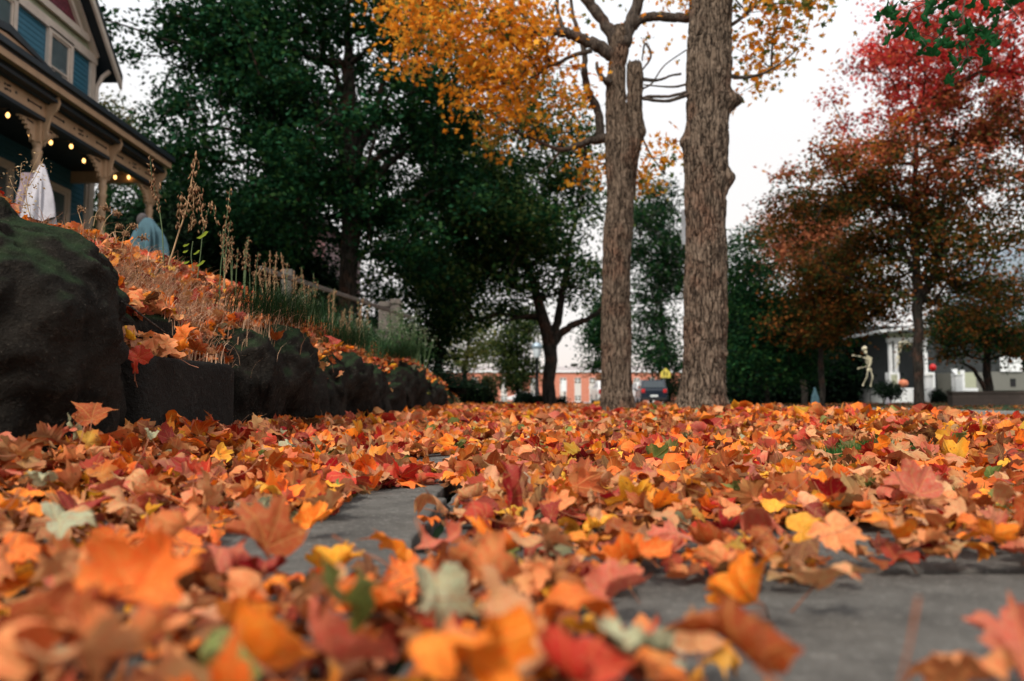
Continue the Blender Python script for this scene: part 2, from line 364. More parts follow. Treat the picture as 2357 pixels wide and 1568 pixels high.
# ------------------------------------------------------------------ fallen leaves
HALF = [(0,1.0),(5,.84),(11,.86),(16,.74),(23,.60),(30,.68),(36,.84),(41,.80),(47,.95),(53,.79),(60,.77),(67,.62),(75,.56),(83,.62),(90,.64),(100,.70),(109,.58),(121,.52),(136,.42),(153,.33),(170,.12)]
def outline():
    th = [a for a, r in HALF] + [-a for a, r in HALF[:0:-1]]; rr = [r for a, r in HALF] + [r for a, r in HALF[:0:-1]]
    return np.array(th)*math.pi/180, np.array(rr)
def leaf_template(rng, rings, coarse=False):
    th, rr = outline()
    if coarse:
        keep = [0, 2, 4, 8, 10, 12, 15, 18, 20]; n = len(HALF); idx = keep + [2*n-1-k for k in keep[::-1] if k > 0]; idx = [i if i < len(th) else i-1 for i in idx]
        th, rr = th[idx], rr[idx]
    m = len(th); rr = rr*(1+np.array([rng.uniform(-.09, .09) for _ in range(m)]))
    V = [(0, 0)]
    for k in range(1, rings+1):
        f = (k/rings)**.9
        for t, r in zip(th, rr):
            # inner rings rounder than the outline
            q = r*f if k == rings else (r*.62+.38*.62)*f
            q = min(q, r*f*1.15)
            V.append((math.sin(t)*q, math.cos(t)*q))
    V = np.array(V); uv = V.copy()
    Fs = [(0, 1+i, 1+(i+1) % m, 1+(i+1) % m) for i in range(m)]
    T = [(0, 1+(i+1) % m, 1+i) for i in range(m)]
    for k in range(rings-1):
        a = 1+k*m; b = a+m
        for i in range(m):
            j = (i+1) % m; T += [(a+i, a+j, b+j), (a+i, b+j, b+i)]
    x, y = V[:, 0], V[:, 1] - .25
    # creases: veins are valleys, web between rises; then a bend about one axis, cup and crumple
    ang = np.arctan2(V[:, 0], V[:, 1]); r = np.hypot(V[:, 0], V[:, 1]); va = np.array([0, .82, -.82, 1.75, -1.75])
    dv = np.min(np.abs(ang[:, None]-va[None]), 1); z = np.minimum(dv, .45)*r*rng.uniform(.12, .42)
    fold = rng.uniform(-.15, .75)*(abs(rng.gauss(0, .6)) + .3); z += np.abs(x)*fold
    cup = rng.choice([-1, -1, 1])*rng.uniform(.05, .5); z += cup*(x*x+y*y)*.6
    s1, s2 = rng.uniform(0, 6), rng.uniform(0, 6); z += .15*np.sin(4.2*x+s1)*np.cos(3.7*y+s2) + .06*np.sin(9*x+7*y+s1)*r + .03*np.sin(17*x-13*y+s2)*r
    z += r**3*.22*np.sin(ang*2+s2)
    P3 = np.stack([x, y, z], 1)
    a = rng.uniform(0, math.pi); k = rng.choice([.4, 1.0, 1.6, 2.2, 3.0])*rng.choice([-1, 1, 1]) + 1e-3
    d = np.array([math.cos(a), math.sin(a)]); u = P3[:, 0]*d[0]+P3[:, 1]*d[1]; v = -P3[:, 0]*d[1]+P3[:, 1]*d[0]
    R0 = 1/k; zz = P3[:, 2]; u2 = (R0-zz)*np.sin(u*k); z2 = R0-(R0-zz)*np.cos(u*k)
    P3 = np.stack([u2*d[0]-v*d[1], u2*d[1]+v*d[0], z2], 1)
    return P3*.56, np.array([t[::-1] for t in T]), uv, abs(k), (u2, )
def rotm(ax, ay, az):
    ca, sa, cb, sb, cc, s3 = np.cos(ax), np.sin(ax), np.cos(ay), np.sin(ay), np.cos(az), np.sin(az)
    z, o = np.zeros_like(ca), np.ones_like(ca)
    A = np.array([[o, z, z], [z, ca, -sa], [z, sa, ca]]); B = np.array([[cb, z, sb], [z, o, z], [-sb, z, cb]]); C = np.array([[cc, -s3, z], [s3, cc, z], [z, z, o]])
    return np.einsum('ijn,jkn,kln->nil', C, B, A)
LC = {'orange': (.66, .155, .018), 'bright orange': (.82, .25, .018), 'tan': (.56, .30, .13), 'peach': (.68, .27, .095), 'rust': (.30, .065, .014), 'crimson': (.26, .008, .016), 'red': (.42, .026, .016), 'yellow': (.78, .40, .03), 'brown': (.15, .06, .025), 'green': (.13, .22, .05), 'dusky pink': (.48, .13, .08), 'pale green': (.34, .42, .26)}
LN = list(LC); LW = np.array([.15, .12, .18, .17, .11, .065, .085, .06, .035, .014, .07, .008]); LW = LW/LW.sum(); LRGB = np.array([LC[k] for k in LN])
BARE = [(.30, .64, .13, .13), (.40, .84, .31, .19), (.50, 1.36, .16, .10), (-.24, 2.9, .15, .42), (-.23, 1.84, .15, .33), (-.28, 1.28, .19, .27), (.27, 2.5, .17, .12), (.62, 1.02, .14, .12), (.20, 1.02, .05, .05)]
def bare(x, y):
    b = np.full_like(np.asarray(x, float), -9)
    for cx, cy, rx, ry in BARE: b = np.maximum(b, 1-((x-cx)/rx)**2-((y-cy)/ry)**2)
    return b > -.12
def pile(x, y):
    x = np.asarray(x, float); y = np.asarray(y, float)
    p = .012 + .016*(fbm(x*3, y*3, 2)+.6) + .05*sm(-.45, -1.0, x)*(1-sm(3.2, 5, y)) + .020*sm(.8, 1.6, x)
    p += .05*np.exp(-((x+.30)/.22)**2-((y-.55)/.16)**2) + .03*np.exp(-((x+.02)/.15)**2-((y-.60)/.12)**2)
    return p
def surf(x, y): return np.maximum(gz(x, y), np.where(np.abs(x) < .93, .012, -9))
def batch(name, x, y, z, size, tilt, rng, temps, mat, cols, label=None, cat=None, kind=None, flat=None, parent=None):
    n = len(x); nr = np.random.RandomState(rng.randrange(10**6)); which = nr.randint(0, len(temps), n)
    Vs, Fs, Cs, Us = [], [], [], []; off = 0
    for t, (TV, TT, TU, _, _) in enumerate(temps):
        id_ = np.where(which == t)[0]
        if not len(id_): continue
        Rm = rotm(nr.normal(0, 1, len(id_))*tilt[id_], nr.normal(0, 1, len(id_))*tilt[id_], nr.uniform(0, 6.28, len(id_)))
        V = np.einsum('nij,kj->nki', Rm, TV)*size[id_][:, None, None]
        zmin = V[:, :, 2].min(1); V[:, :, 2] -= zmin[:, None]*.75
        V += np.stack([x[id_], y[id_], z[id_]], -1)[:, None, :]
        k = len(TV); Vs.append(V.reshape(-1, 3)); Cs.append(np.repeat(cols[id_], k, 0)); Us.append(np.tile(TU, (len(id_), 1)))
        Fs.append((TT[None]+(np.arange(len(id_))*k)[:, None, None]+off).reshape(-1, 3)); off += k*len(id_)
    o = npmesh(name, np.concatenate(Vs), np.concatenate(Fs), mat, parent, np.concatenate(Cs), np.concatenate(Us), smooth=False)
    return tag(o, label, cat, kind=kind)
def lcols(n, nr, yel=0, dark=0):
    w_ = LW.copy(); w_[LN.index('yellow')] += yel; w_ /= w_.sum()
    c = LRGB[nr.choice(len(LN), n, p=w_)]; return c*nr.uniform(.42, 1.25, (n, 1))*nr.uniform(.9, 1.1, (n, 3))
rg = random.Random(11); nr = np.random.RandomState(5)
T_HI = [leaf_template(rg, 6) for _ in range(26)]; T_MID = [leaf_template(rg, 2) for _ in range(24)]; T_LO = [leaf_template(rg, 1, True) for _ in range(20)]
def scatter(n, y0, y1, xl, xr, power=1.0):
    y = y0+(y1-y0)*nr.uniform(0, 1, n)**power; x = nr.uniform(0, 1, n)*(xr(y)-xl(y))+xl(y); return x, y
XL = lambda y: np.maximum(-1.14, -.78*y-.95); XR = lambda y: np.minimum(4.4, .78*y+1.15)
def boulder(label, c, r, seed, rot=0, mat=None, e=.62, amp=.16, name='boulder', n=90, group='boulders of the retaining wall'):
    c = np.array(c, float); V = []; m = n//2
    for j in range(m+1):
        ph = -math.pi/2+math.pi*j/m
        for i in range(n):
            t = 2*math.pi*i/n; sg = lambda v, p: math.copysign(abs(v)**p, v)
            q = Vector((sg(math.cos(ph), e)*sg(math.cos(t), e)*r[0], sg(math.cos(ph), e)*sg(math.sin(t), e)*r[1], sg(math.sin(ph), e)*r[2]))
            s = Vector((seed*7.1, seed*3.3, 0)); d = noise.noise(q*1.6+s)*amp + noise.noise(q*4+s)*amp*.5 - abs(noise.noise(q*2.7+s*2))*amp*.9 - abs(noise.noise(q*7+s))*amp*.35 + noise.noise(q*11+s)*amp*.30 + noise.noise(q*26+s)*amp*.16 + noise.noise(q*60+s)*amp*.06
            u = q.normalized(); q = q+u*d*min(1.6, max(r))
            q = Matrix.Rotation(R(rot), 3, 'Y') @ q; V.append((c[0]+q.x, c[1]+q.y, c[2]+q.z))
    Fs = np.array([(j*n+i, j*n+(i+1) % n, (j+1)*n+(i+1) % n, (j+1)*n+i) for j in range(m) for i in range(n)])
    o = npmesh(name, V, Fs, mat or M_ROCK, smooth=True, loc=(c[0], c[1], c[2]-r[2])); return tag(o, label, 'boulder', group)
boulder('huge dark boulder with a green mossy top at the left edge, nearest of the wall', (-1.72, 2.10, .42), (.68, .46, .45), 1, rot=22, amp=.15, n=170)
boulder('dark weathered concrete block with a straight top edge, between the two nearest boulders', (-1.38, 2.82, .19), (.27, .41, .205), 30, 0, M_CONC, e=.13, amp=.022, name='concrete_block', n=110, group=None)
bpy.data.objects['concrete_block']['category'] = 'block'
for i, (c, r, rot, lab) in enumerate([((-1.52, 2.75, .46), (.26, .45, .15), 0, 'dark low stone half buried in leaves behind the concrete block'),
    ((-1.36, 4.15, .28), (.32, .85, .38), 5, 'long dark boulder with drooping grass, just past the concrete block'), ((-1.35, 5.75, .22), (.31, .85, .36), 5, 'third dark boulder with leaves trailing down its face'),
    ((-1.36, 7.4, .20), (.31, .95, .36), 4, 'fourth boulder, rounded and mossy'), ((-1.36, 9.35, .26), (.33, 1.1, .42), 0, 'fifth boulder with a dark green grassy top'), ((-1.40, 11.5, .20), (.33, 1.1, .36), 0, 'sixth boulder, small in the distance'), ((-1.44, 13.8, .14), (.33, 1.3, .36), 0, 'last and farthest dark boulder of the wall')]):
    boulder(lab, c, r, i+2, rot, amp=.17, n=120)
boulder('small dark stone sticking out of the leaves at the foot of the wall', (*P(672, 940, 4.4)[:2], .09), (.07, .06, .08), 21, amp=.06, n=30, name='stone')

from mathutils.bvhtree import BVHTree
def walltop():
    T = []
    for o in bpy.data.objects:
        if o.name.split('.')[0] in ('boulder', 'concrete_block') and o.data:
            T.append(BVHTree.FromPolygons([tuple(v.co+o.location) for v in o.data.vertices], [tuple(p.vertices) for p in o.data.polygons]))
    return T
WT = walltop()
def top_at(x, y):
    z = float(gz(x, y)); nz = 1
    for t in WT:
        h = t.ray_cast(Vector((x, y, 3)), Vector((0, 0, -1)))
        if h[0] is not None and h[0].z > z: z = h[0].z; nz = h[1].z
    return z, nz
def litter():
    V = []
    # under-layer and mid field
    x, y = scatter(3600, .38, 2.2, XL, XR); k = ~bare(x, y); x, y = x[k], y[k]; n = len(x)
    batch('leaf_litter', x, y, surf(x, y)+pile(x, y)*nr.uniform(.0, .55, n), nr.uniform(.045, .085, n), np.full(n, .30), rg, T_MID, M_LIT, lcols(n, nr)*.85, 'lower layer of small crumpled leaves between the large foreground leaves', 'leaf litter', 'stuff')
    x = np.r_[nr.uniform(-1.1, -.5, 260), nr.uniform(.5, 2.2, 620)]; y = nr.uniform(.2, 1.7, 880); k = (np.abs(x) > .74*y+.22) & ~bare(x, y); x, y = x[k], y[k]; n = len(x)
    batch('leaf_litter', x, y, surf(x, y)+pile(x, y)*nr.uniform(.4, 1.1, n), nr.uniform(.07, .12, n), np.full(n, .4), rg, T_MID, M_LIT, lcols(n, nr), 'loose maple leaves at both sides of the foreground', 'leaf litter', 'stuff')
    xs, ys, zs, ss, tt = [], [], [], [], []
    for (cnt, y0, y1, s0, s1, pw) in ((3500, 1.55, 2.6, .06, .13, 1), (6200, 2.5, 5.2, .075, .145, 1)):
        x, y = scatter(cnt, y0, y1, XL, XR, pw); k = ~bare(x, y) & ~((x > 2.05) & (x < 2.9) & (y > 9)); x, y = x[k], y[k]; n = len(x)
        # sparse windows where lawn shows at the right
        g = np.exp(-((x-1.40)/.28)**2-((y-3.35)/.32)**2)+np.exp(-((x-1.02)/.14)**2-((y-1.95)/.13)**2)
        k = nr.uniform(0, 1, n) > g*1.25; x, y = x[k], y[k]; n = len(x)
        xs.append(x); ys.append(y); zs.append(surf(x, y)+pile(x, y)*nr.uniform(0, 1.05, n)); ss.append(nr.uniform(s0, s1, n)); tt.append(np.abs(nr.normal(.32, .25, n))+.10)
    x, y, z, s_, t_ = map(np.concatenate, (xs, ys, zs, ss, tt))
    batch('leaf_litter', x, y, z, s_, t_, rg, T_MID, M_LIT, lcols(len(x), nr), 'thick carpet of orange, tan and red maple leaves over pavement and lawn', 'leaf litter', 'stuff')
    x, y = scatter(15000, 5.0, 13, lambda y: np.full_like(y, -1.14), lambda y: np.full_like(y, 4.3), 1.1); n = len(x)
    z = surf(x, y)+pile(x, y)*nr.uniform(0, 1.1, n)
    x2, y2 = scatter(7500, 12.5, 27, lambda y: np.full_like(y, -1.2), lambda y: np.full_like(y, 4.4), 1.0); n2 = len(x2)
    z2 = surf(x2, y2)+pile(x2, y2)*nr.uniform(0, 1.1, n2)
    batch('leaf_litter', np.r_[x, x2], np.r_[y, y2], np.r_[z, z2], np.r_[nr.uniform(.075, .14, n), nr.uniform(.09, .16, n2)], np.full(n+n2, .50), rg, T_LO, M_LIT, lcols(n+n2, nr)*1.0, 'distant orange leaf carpet receding towards the brick building', 'leaf litter', 'stuff')
    # across the street and on the road edge
    x, y = scatter(2600, 12, 45, lambda y: np.full_like(y, 11.9), lambda y: np.full_like(y, 26.0), 1); n = len(x)
    batch('leaf_litter', x, y, gz(x, y)+.01, nr.uniform(.08, .14, n), np.full(n, .3), rg, T_LO, M_LIT, lcols(n, nr)*.45, 'scattered brown leaves on the lawn across the street', 'leaf litter', 'stuff')
    # bank above the boulders
    xs, ys, ss = [], [], []
    x, y = scatter(5200, 2.2, 8, lambda y: np.full_like(y, -2.7), lambda y: np.full_like(y, -1.24), 1.25)
    k = nr.uniform(0, 1, len(x)) < .35+.65*(fbm(x*2.5, y*1.6, 1) > -.35); x, y = x[k], y[k]; n = len(x)
    x2, y2 = scatter(2200, 8, 19, lambda y: np.full_like(y, -2.6), lambda y: np.full_like(y, -1.22), 1.3); n2 = len(x2)
    x, y = np.r_[x, x2], np.r_[y, y2]; x3 = nr.uniform(-1.75, -1.10, 1500); y3 = 1.9+nr.uniform(0, 1, 1500)**1.3*13; k3 = (fbm(x3*3, y3*2, 4) > -.25); x, y = np.r_[x, x3[k3]], np.r_[y, y3[k3]]
    q = [top_at(a, b) for a, b in zip(x, y)]; z = np.array([t[0] for t in q])+nr.uniform(0, .045, len(q)); kk = np.array([t[1] for t in q]) > .45
    kk &= ~((y < 2.42) & (x > -2.2)); x, y, z = x[kk], y[kk], z[kk]; n = len(x); n2 = 0
    batch('leaf_litter', x, y, z, nr.uniform(.06, .12, n+n2), np.full(n+n2, .45), rg, T_MID, M_LIT, lcols(n+n2, nr), 'orange and peach leaves strewn over the grassy bank above the boulders', 'leaf litter', 'stuff')
litter()
# ---- single leaves
HERO = [
 (1420,1482,.60,.075,'pale green',(15,10,20),'pale green curled leaf on bare slab at the bottom, right of centre'),
 (1505,1495,.60,.055,'pale green',(20,-10,80),'smaller pale green scrap right of the curled pale green leaf'),
 (345,1003,1.95,.075,'pale green',(30,10,50),'pale green leaf by the boulder foot at left'),
 (95,1090,1.3,.08,'pale green',(30,10,150),'blurred pale green leaf near the left edge'),  # px, py, depth, size m, colour, template curl pick, tilts (x, y, heading), label
 (1172,1120,1.46,.145,'crimson',(78,10,20),'large crimson maple leaf standing upright in the middle of the path'),
 (775,1245,1.02,.125,'yellow',(38,-12,200),'yellow maple leaf folded like a tent over the grey slab edge, left of centre'),
 (900,1215,1.10,.115,'bright orange',(30,25,80),'amber leaf half under the yellow folded leaf on the slab edge'),
 (600,1225,.98,.15,'rust',(70,-20,60),'rust red leaf arched up over a small crimson leaf, left foreground'),
 (590,1300,.90,.085,'crimson',(40,20,150),'small dark crimson leaf beneath the arched rust leaf'),
 (1130,1305,.86,.135,'peach',(40,-5,170),'cupped peach leaf with red rim below the upright crimson leaf'),
 (1715,1172,1.78,.075,'green',(45,10,30),'small green leaf tilted up on the right, only green one of its size there'),
 (1900,1140,1.60,.14,'crimson',(28,10,80),'wide deep red leaf with a curled rim, right of the small green leaf'),
 (450,1082,1.62,.075,'red',(70,0,10),'small red leaf standing on edge at left, before the boulders'),
 (728,1140,1.38,.105,'bright orange',(58,20,-30),'smooth orange leaf leaning up beside the bare slab'),
 (625,1118,1.52,.115,'yellow',(28,5,100),'yellow leaf with a greenish middle, left of the leaning orange leaf'),
 (470,1145,1.34,.13,'tan',(40,-20,190),'pale tan leaf with brown spots and ragged edge, left foreground'),
 (1720,1300,.84,.15,'bright orange',(38,35,140),'big amber leaf with one side folded upright near the bare slab'),
 (1900,1290,.92,.125,'tan',(25,-10,200),'wrinkled tan leaf lying on the bare grey slab at right'),
 (2045,1215,1.15,.12,'bright orange',(30,-8,110),'orange leaf with small dark spots, right of the wrinkled tan leaf'),
 (1860,1208,1.20,.11,'yellow',(20,12,250),'flat pale yellow leaf at the top edge of the bare slab'),
 (2105,1110,1.45,.14,'dusky pink',(62,-10,15),'tall salmon pink leaf raised above the dark grass tuft at right'),
 (330,1330,.60,.125,'orange',(55,20,-20),'huge blurred orange leaf raised in the left foreground'),
 (300,1500,.52,.12,'peach',(30,-25,240),'blurred pale peach leaf at the bottom left'),
 (560,1490,.56,.11,'bright orange',(45,30,60),'blurred amber leaf curled on edge, bottom left of centre'),
 (2320,1425,.66,.12,'dusky pink',(30,-30,40),'blurred salmon leaf cut by the right edge of the picture'),
 (2200,1500,.60,.11,'peach',(35,25,130),'blurred peach leaf with a pink patch, lower right corner'),
 (1690,1500,.56,.13,'rust',(25,15,60),'blurred red brown leaf lying over a tan one at bottom right'),
 (1010,1340,.76,.13,'rust',(60,20,100),'brown orange leaf standing behind the cupped peach leaf'),
 (215,950,1.85,.125,'rust',(72,8,10),'big rust leaf leaning against the foot of the nearest boulder'),
 (1850,962,4.6,.12,'bright orange',(70,0,40),'orange leaf standing up on the crest of the leaf pile at right'),
 (2320,985,3.1,.125,'bright orange',(66,10,0),'large orange leaf poking up on the crest at the right edge'),
 (1950,960,4.3,.12,'peach',(75,10,80),'peach leaf upright on the leaf crest below the hanging skeleton'),
 (2190,985,3.4,.11,'yellow',(70,-10,160),'bright yellow pointed leaf on the crest near the right edge'),
 (760,1500,.55,.12,'dusky pink',(50,-25,160),'blurred dusky pink leaf standing at the bottom, left of centre'),
 (1300,1545,.52,.10,'red',(25,10,30),'blurred red leaf at the bottom edge, right of centre'),
 (1430,1290,.90,.11,'dusky pink',(30,10,300),'crumpled mauve pink leaf right of the cupped peach leaf'),
]
leafthings = []
STEMC = {}
def leaf_obj(loc, size, colname, rot, label, rngl, ti=None):
    TV, TT, TU, k, _ = T_HI[ti if ti is not None else rngl.randrange(len(T_HI))]
    o = bpy.data.objects.new('fallen_leaf', LEAFME[ti][0]); COL.objects.link(o)
    Rm = Matrix.Rotation(R(rot[2]), 3, 'Z') @ Matrix.Rotation(R(rot[0]), 3, 'X') @ Matrix.Rotation(R(rot[1]), 3, 'Y')
    o.rotation_euler = Rm.to_euler(); o.scale = (size,)*3
    c = np.array(LC[colname])*rngl.uniform(.85, 1.12); o.color = (*[min(1, float(t)) for t in c], 1)
    o.location = Vector([float(t) for t in loc])
    s = bpy.data.objects.new('stem', LEAFME[ti][1]); COL.objects.link(s); s.parent = o; s.color = o.color
    tag(o, label, 'leaf', 'maple leaves lying near the camera'); leafthings.append(o); return o
LEAFME = []
M_STEM = plain('leaf_stem', (.30, .10, .04), .5, .2, 30, 0)
for ti, (TV, TT, TU, k, _) in enumerate(T_HI):
    me = bpy.data.meshes.new('leaf_blade'); me.from_pydata([tuple(v) for v in TV], [], [tuple(t) for t in TT]); me.polygons.foreach_set('use_smooth', [True]*len(TT))
    l = me.uv_layers.new(name='UVMap'); l.data.foreach_set('uv', TU[TT.ravel()].astype(np.float32).ravel()); me.update(); me.materials.append(M_LEAF)
    p0 = TV[0]; d = p0-TV[1]; d = d/np.linalg.norm(d)
    sm_ = MB().tube([p0, p0+d*.25+np.array((0, 0, .03)), p0+d*.5+np.array((.04, 0, .02)), p0+d*.8+np.array((.10, 0, .08))], [.012, .009, .009, .014], 5)
    m2 = bpy.data.meshes.new('leaf_stem'); m2.from_pydata(sm_.v, [], sm_.f); m2.polygons.foreach_set('use_smooth', [True]*len(sm_.f)); m2.materials.append(M_STEM); LEAFME.append((me, m2))
def curlname(ti, rot):
    k = T_HI[ti][3]; t = abs(rot[0])+abs(rot[1])
    if t > 62: return 'standing on edge'
    if k > 2: return 'tightly curled'
    if k > 1.2: return 'rolled'
    if k > .7: return 'curved'
    return 'creased' if k > .3 else 'wrinkled'
LOWK = [i for i, t in enumerate(T_HI) if .8 < t[3] < 2.6]
rl = random.Random(77)
for i, (px, py, Y, s_, cn, rot, lab) in enumerate(HERO):
    if Y < 2 and i not in (4,): rot = (min(rot[0], 48), rot[1], rot[2])
    p = P(px, py, Y); zlo = float(surf(p[0], p[1]))+.012; p[2] = max(p[2], zlo+.015)
    if bare(p[0:1], p[1:2])[0]:
        TV = T_HI[LOWK[i % len(LOWK)]][0]; Rm = np.array(Matrix.Rotation(R(rot[0]), 3, 'X') @ Matrix.Rotation(R(rot[1]), 3, 'Y')); p[2] = min(p[2], zlo+.004-(TV@Rm.T)[:, 2].min()*s_*.86)
    leaf_obj(p, s_*.86, cn, rot, lab, rl, LOWK[i % len(LOWK)])
def singles():
    pts = []; tries = 0
    hp = [(o.location.x, o.location.y) for o in leafthings]
    N = 300-len(HERO)
    while len(pts) < N and tries < 60000:
        tries += 1
        y = .40+1.5*rl.random()**.85; x = rl.uniform(-.72, .72)*(y+.12)
        if x < -1.05 or bare(np.array([x]), np.array([y]))[0]: continue
        md = .050 + .012*y
        if any((x-a)**2+(y-b)**2 < md*md for a, b in pts): continue
        if any((x-a)**2+(y-b)**2 < .05**2 for a, b in hp): continue
        pts.append((x, y))
    out_ = []
    for x, y in pts:
        lw2 = LW*np.array([1, 1, 1.3, 1.4, 1, .8, .45, .8, 1, .9, 1.6, 1]); cn = LN[int(nr.choice(len(LN), p=lw2/lw2.sum()))]; ti = rl.randrange(len(T_HI)); up = rl.random() < .22
        t = rl.uniform(38, 72) if up else abs(rl.gauss(14, 14))
        rot = (t*rl.choice([-1, 1]), rl.gauss(0, 14), rl.uniform(0, 360)); s_ = rl.uniform(.060, .108)
        if y < .52: s_ = min(s_, .10)
        TV = T_HI[ti][0]; Rm = np.array(Matrix.Rotation(R(rot[0]), 3, 'X') @ Matrix.Rotation(R(rot[1]), 3, 'Y')); zmin = (TV@Rm.T)[:, 2].min()*s_
        z = float(surf(x, y)) + float(pile(x, y))*rl.uniform(.5, 1.15) + .004 - zmin*.88
        if y < .6: z = min(z, .145)
        out_.append((x, y, z, s_, cn, rot, ti))
    ROWS = [(.62, 'at the bottom edge'), (.82, 'in blurred foreground'), (1.1, 'in lower foreground'), (1.45, 'amid foreground leaves'), (9, 'beyond the bare slabs')]
    COLS = [(-.42, 'far left'), (-.24, 'left'), (-.08, 'left of centre'), (.08, 'centre'), (.24, 'right of centre'), (.42, 'right'), (9, 'far right')]
    lab = {}
    for q in out_:
        x, y, z, s_, cn, rot, ti = q; row = next(t for b, t in ROWS if y < b); col = next(t for b, t in COLS if x/y < b)
        size = 'small ' if s_ < .088 else ('large ' if s_ > .112 else '')
        lab.setdefault(f'{size}{cn} leaf {curlname(ti, rot)}, {col}, {row}', []).append(q)
    ordn = ['leftmost', 'second from left', 'third from left', 'fourth from left', 'fifth from left', 'sixth from left']
    for k, L in lab.items():
        L.sort(key=lambda q: q[0]/q[1])
        for i, (x, y, z, s_, cn, rot, ti) in enumerate(L):
            leaf_obj((x, y, z), s_, cn, rot, k if len(L) == 1 else k+', '+ordn[min(i, 5)]+(' of two' if len(L) == 2 and i == 0 else ''), rl, ti)
singles()
# red and orange leaves caught on the wall
for (px, py, Y, s_, cn, rot, lab) in [(322,815,2.25,.085,'red',(80,30,10),'bright red leaf hanging between the near boulder and the concrete block'),
    (310,845,2.2,.06,'red',(85,-20,60),'small red leaf under the bright red leaf by the near boulder'),
    (425,765,2.75,.10,'orange',(75,0,-20),'orange leaf standing among leaves on the concrete block'),(385,785,2.6,.09,'peach',(60,20,30),'peach leaf at the near end of the concrete block'),
    (410,800,2.65,.09,'bright orange',(40,20,130),'amber leaf lying on the concrete block'),(455,800,2.8,.10,'rust',(50,-20,230),'rust leaf on the middle of the concrete block'),
    (490,810,2.95,.09,'brown',(40,10,330),'brown curled leaf near the far end of the concrete block'),(400,815,2.55,.10,'peach',(20,-10,80),'flat pale leaf overhanging the concrete block'),
    (820,832,6.3,.11,'crimson',(60,10,200),'dark red leaf drooping over the mossy boulder edge'),(872,868,7.0,.12,'orange',(70,10,100),'orange leaf clinging to the boulder face'),
    (768,782,4.9,.12,'crimson',(40,10,30),'crimson leaf hanging over the top of a boulder'),(765,830,4.6,.08,'rust',(80,0,10),'small rust leaf stuck on the boulder face')]:
    leaf_obj(P(px, py, Y), s_, cn, rot, lab, rl, LOWK[rl.randrange(len(LOWK))])
# ------------------------------------------------------------------ grass blades
def blades(name, pts, hts, heads, droop, width, cols, seg=4, parent=None, mat=None):
    """curved ribbons: pts (n,3), hts (n), heads = azimuth (n), droop (n) 0..2"""
    n = len(pts); t = np.linspace(0, 1, seg+1)
    el = (math.pi/2) - droop[:, None]*(t[None]**1.3)*1.6 - .15
    ds = hts[:, None]/seg; hx = np.cumsum(np.cos(el)*ds, 1)-np.cos(el)*ds; hz = np.cumsum(np.sin(el)*ds, 1)-np.sin(el)*ds
    cx = pts[:, 0:1]+hx*np.cos(heads)[:, None]; cy = pts[:, 1:2]+hx*np.sin(heads)[:, None]; cz = pts[:, 2:3]+hz
    wv = width[:, None]*(1-t[None]**2*.85)/2; fa = heads+math.pi/2
    px = np.cos(fa)[:, None]*wv; py = np.sin(fa)[:, None]*wv
    A = np.stack([cx-px, cy-py, cz], -1); B = np.stack([cx+px, cy+py, cz], -1); V = np.stack([A, B], 2).reshape(n, -1, 3)
    k = 2*(seg+1); f = np.array([(2*i, 2*i+1, 2*i+3, 2*i+2) for i in range(seg)]); Fs = (f[None]+(np.arange(n)*k)[:, None, None]).reshape(-1, 4)
    return npmesh(name, V.reshape(-1, 3), Fs, mat or M_GRASS, parent, np.repeat(cols, k, 0))
def bl_simple(name, x, y, z, h0, h1, dr0, dr1, w0, c0, c1, label=None, kind='stuff', heads=None, cat='grass'):
    n = len(x); cols = np.array(c0)[None]*(1-(u := nr.uniform(0, 1, (n, 1))))+np.array(c1)[None]*u
    o = blades('grass', np.stack([x, y, z], 1), nr.uniform(h0, h1, n), nr.uniform(0, 6.28, n) if heads is None else heads, nr.uniform(dr0, dr1, n), nr.uniform(.6, 1.4, n)*w0, cols)
    return tag(o, label, cat, kind=kind)
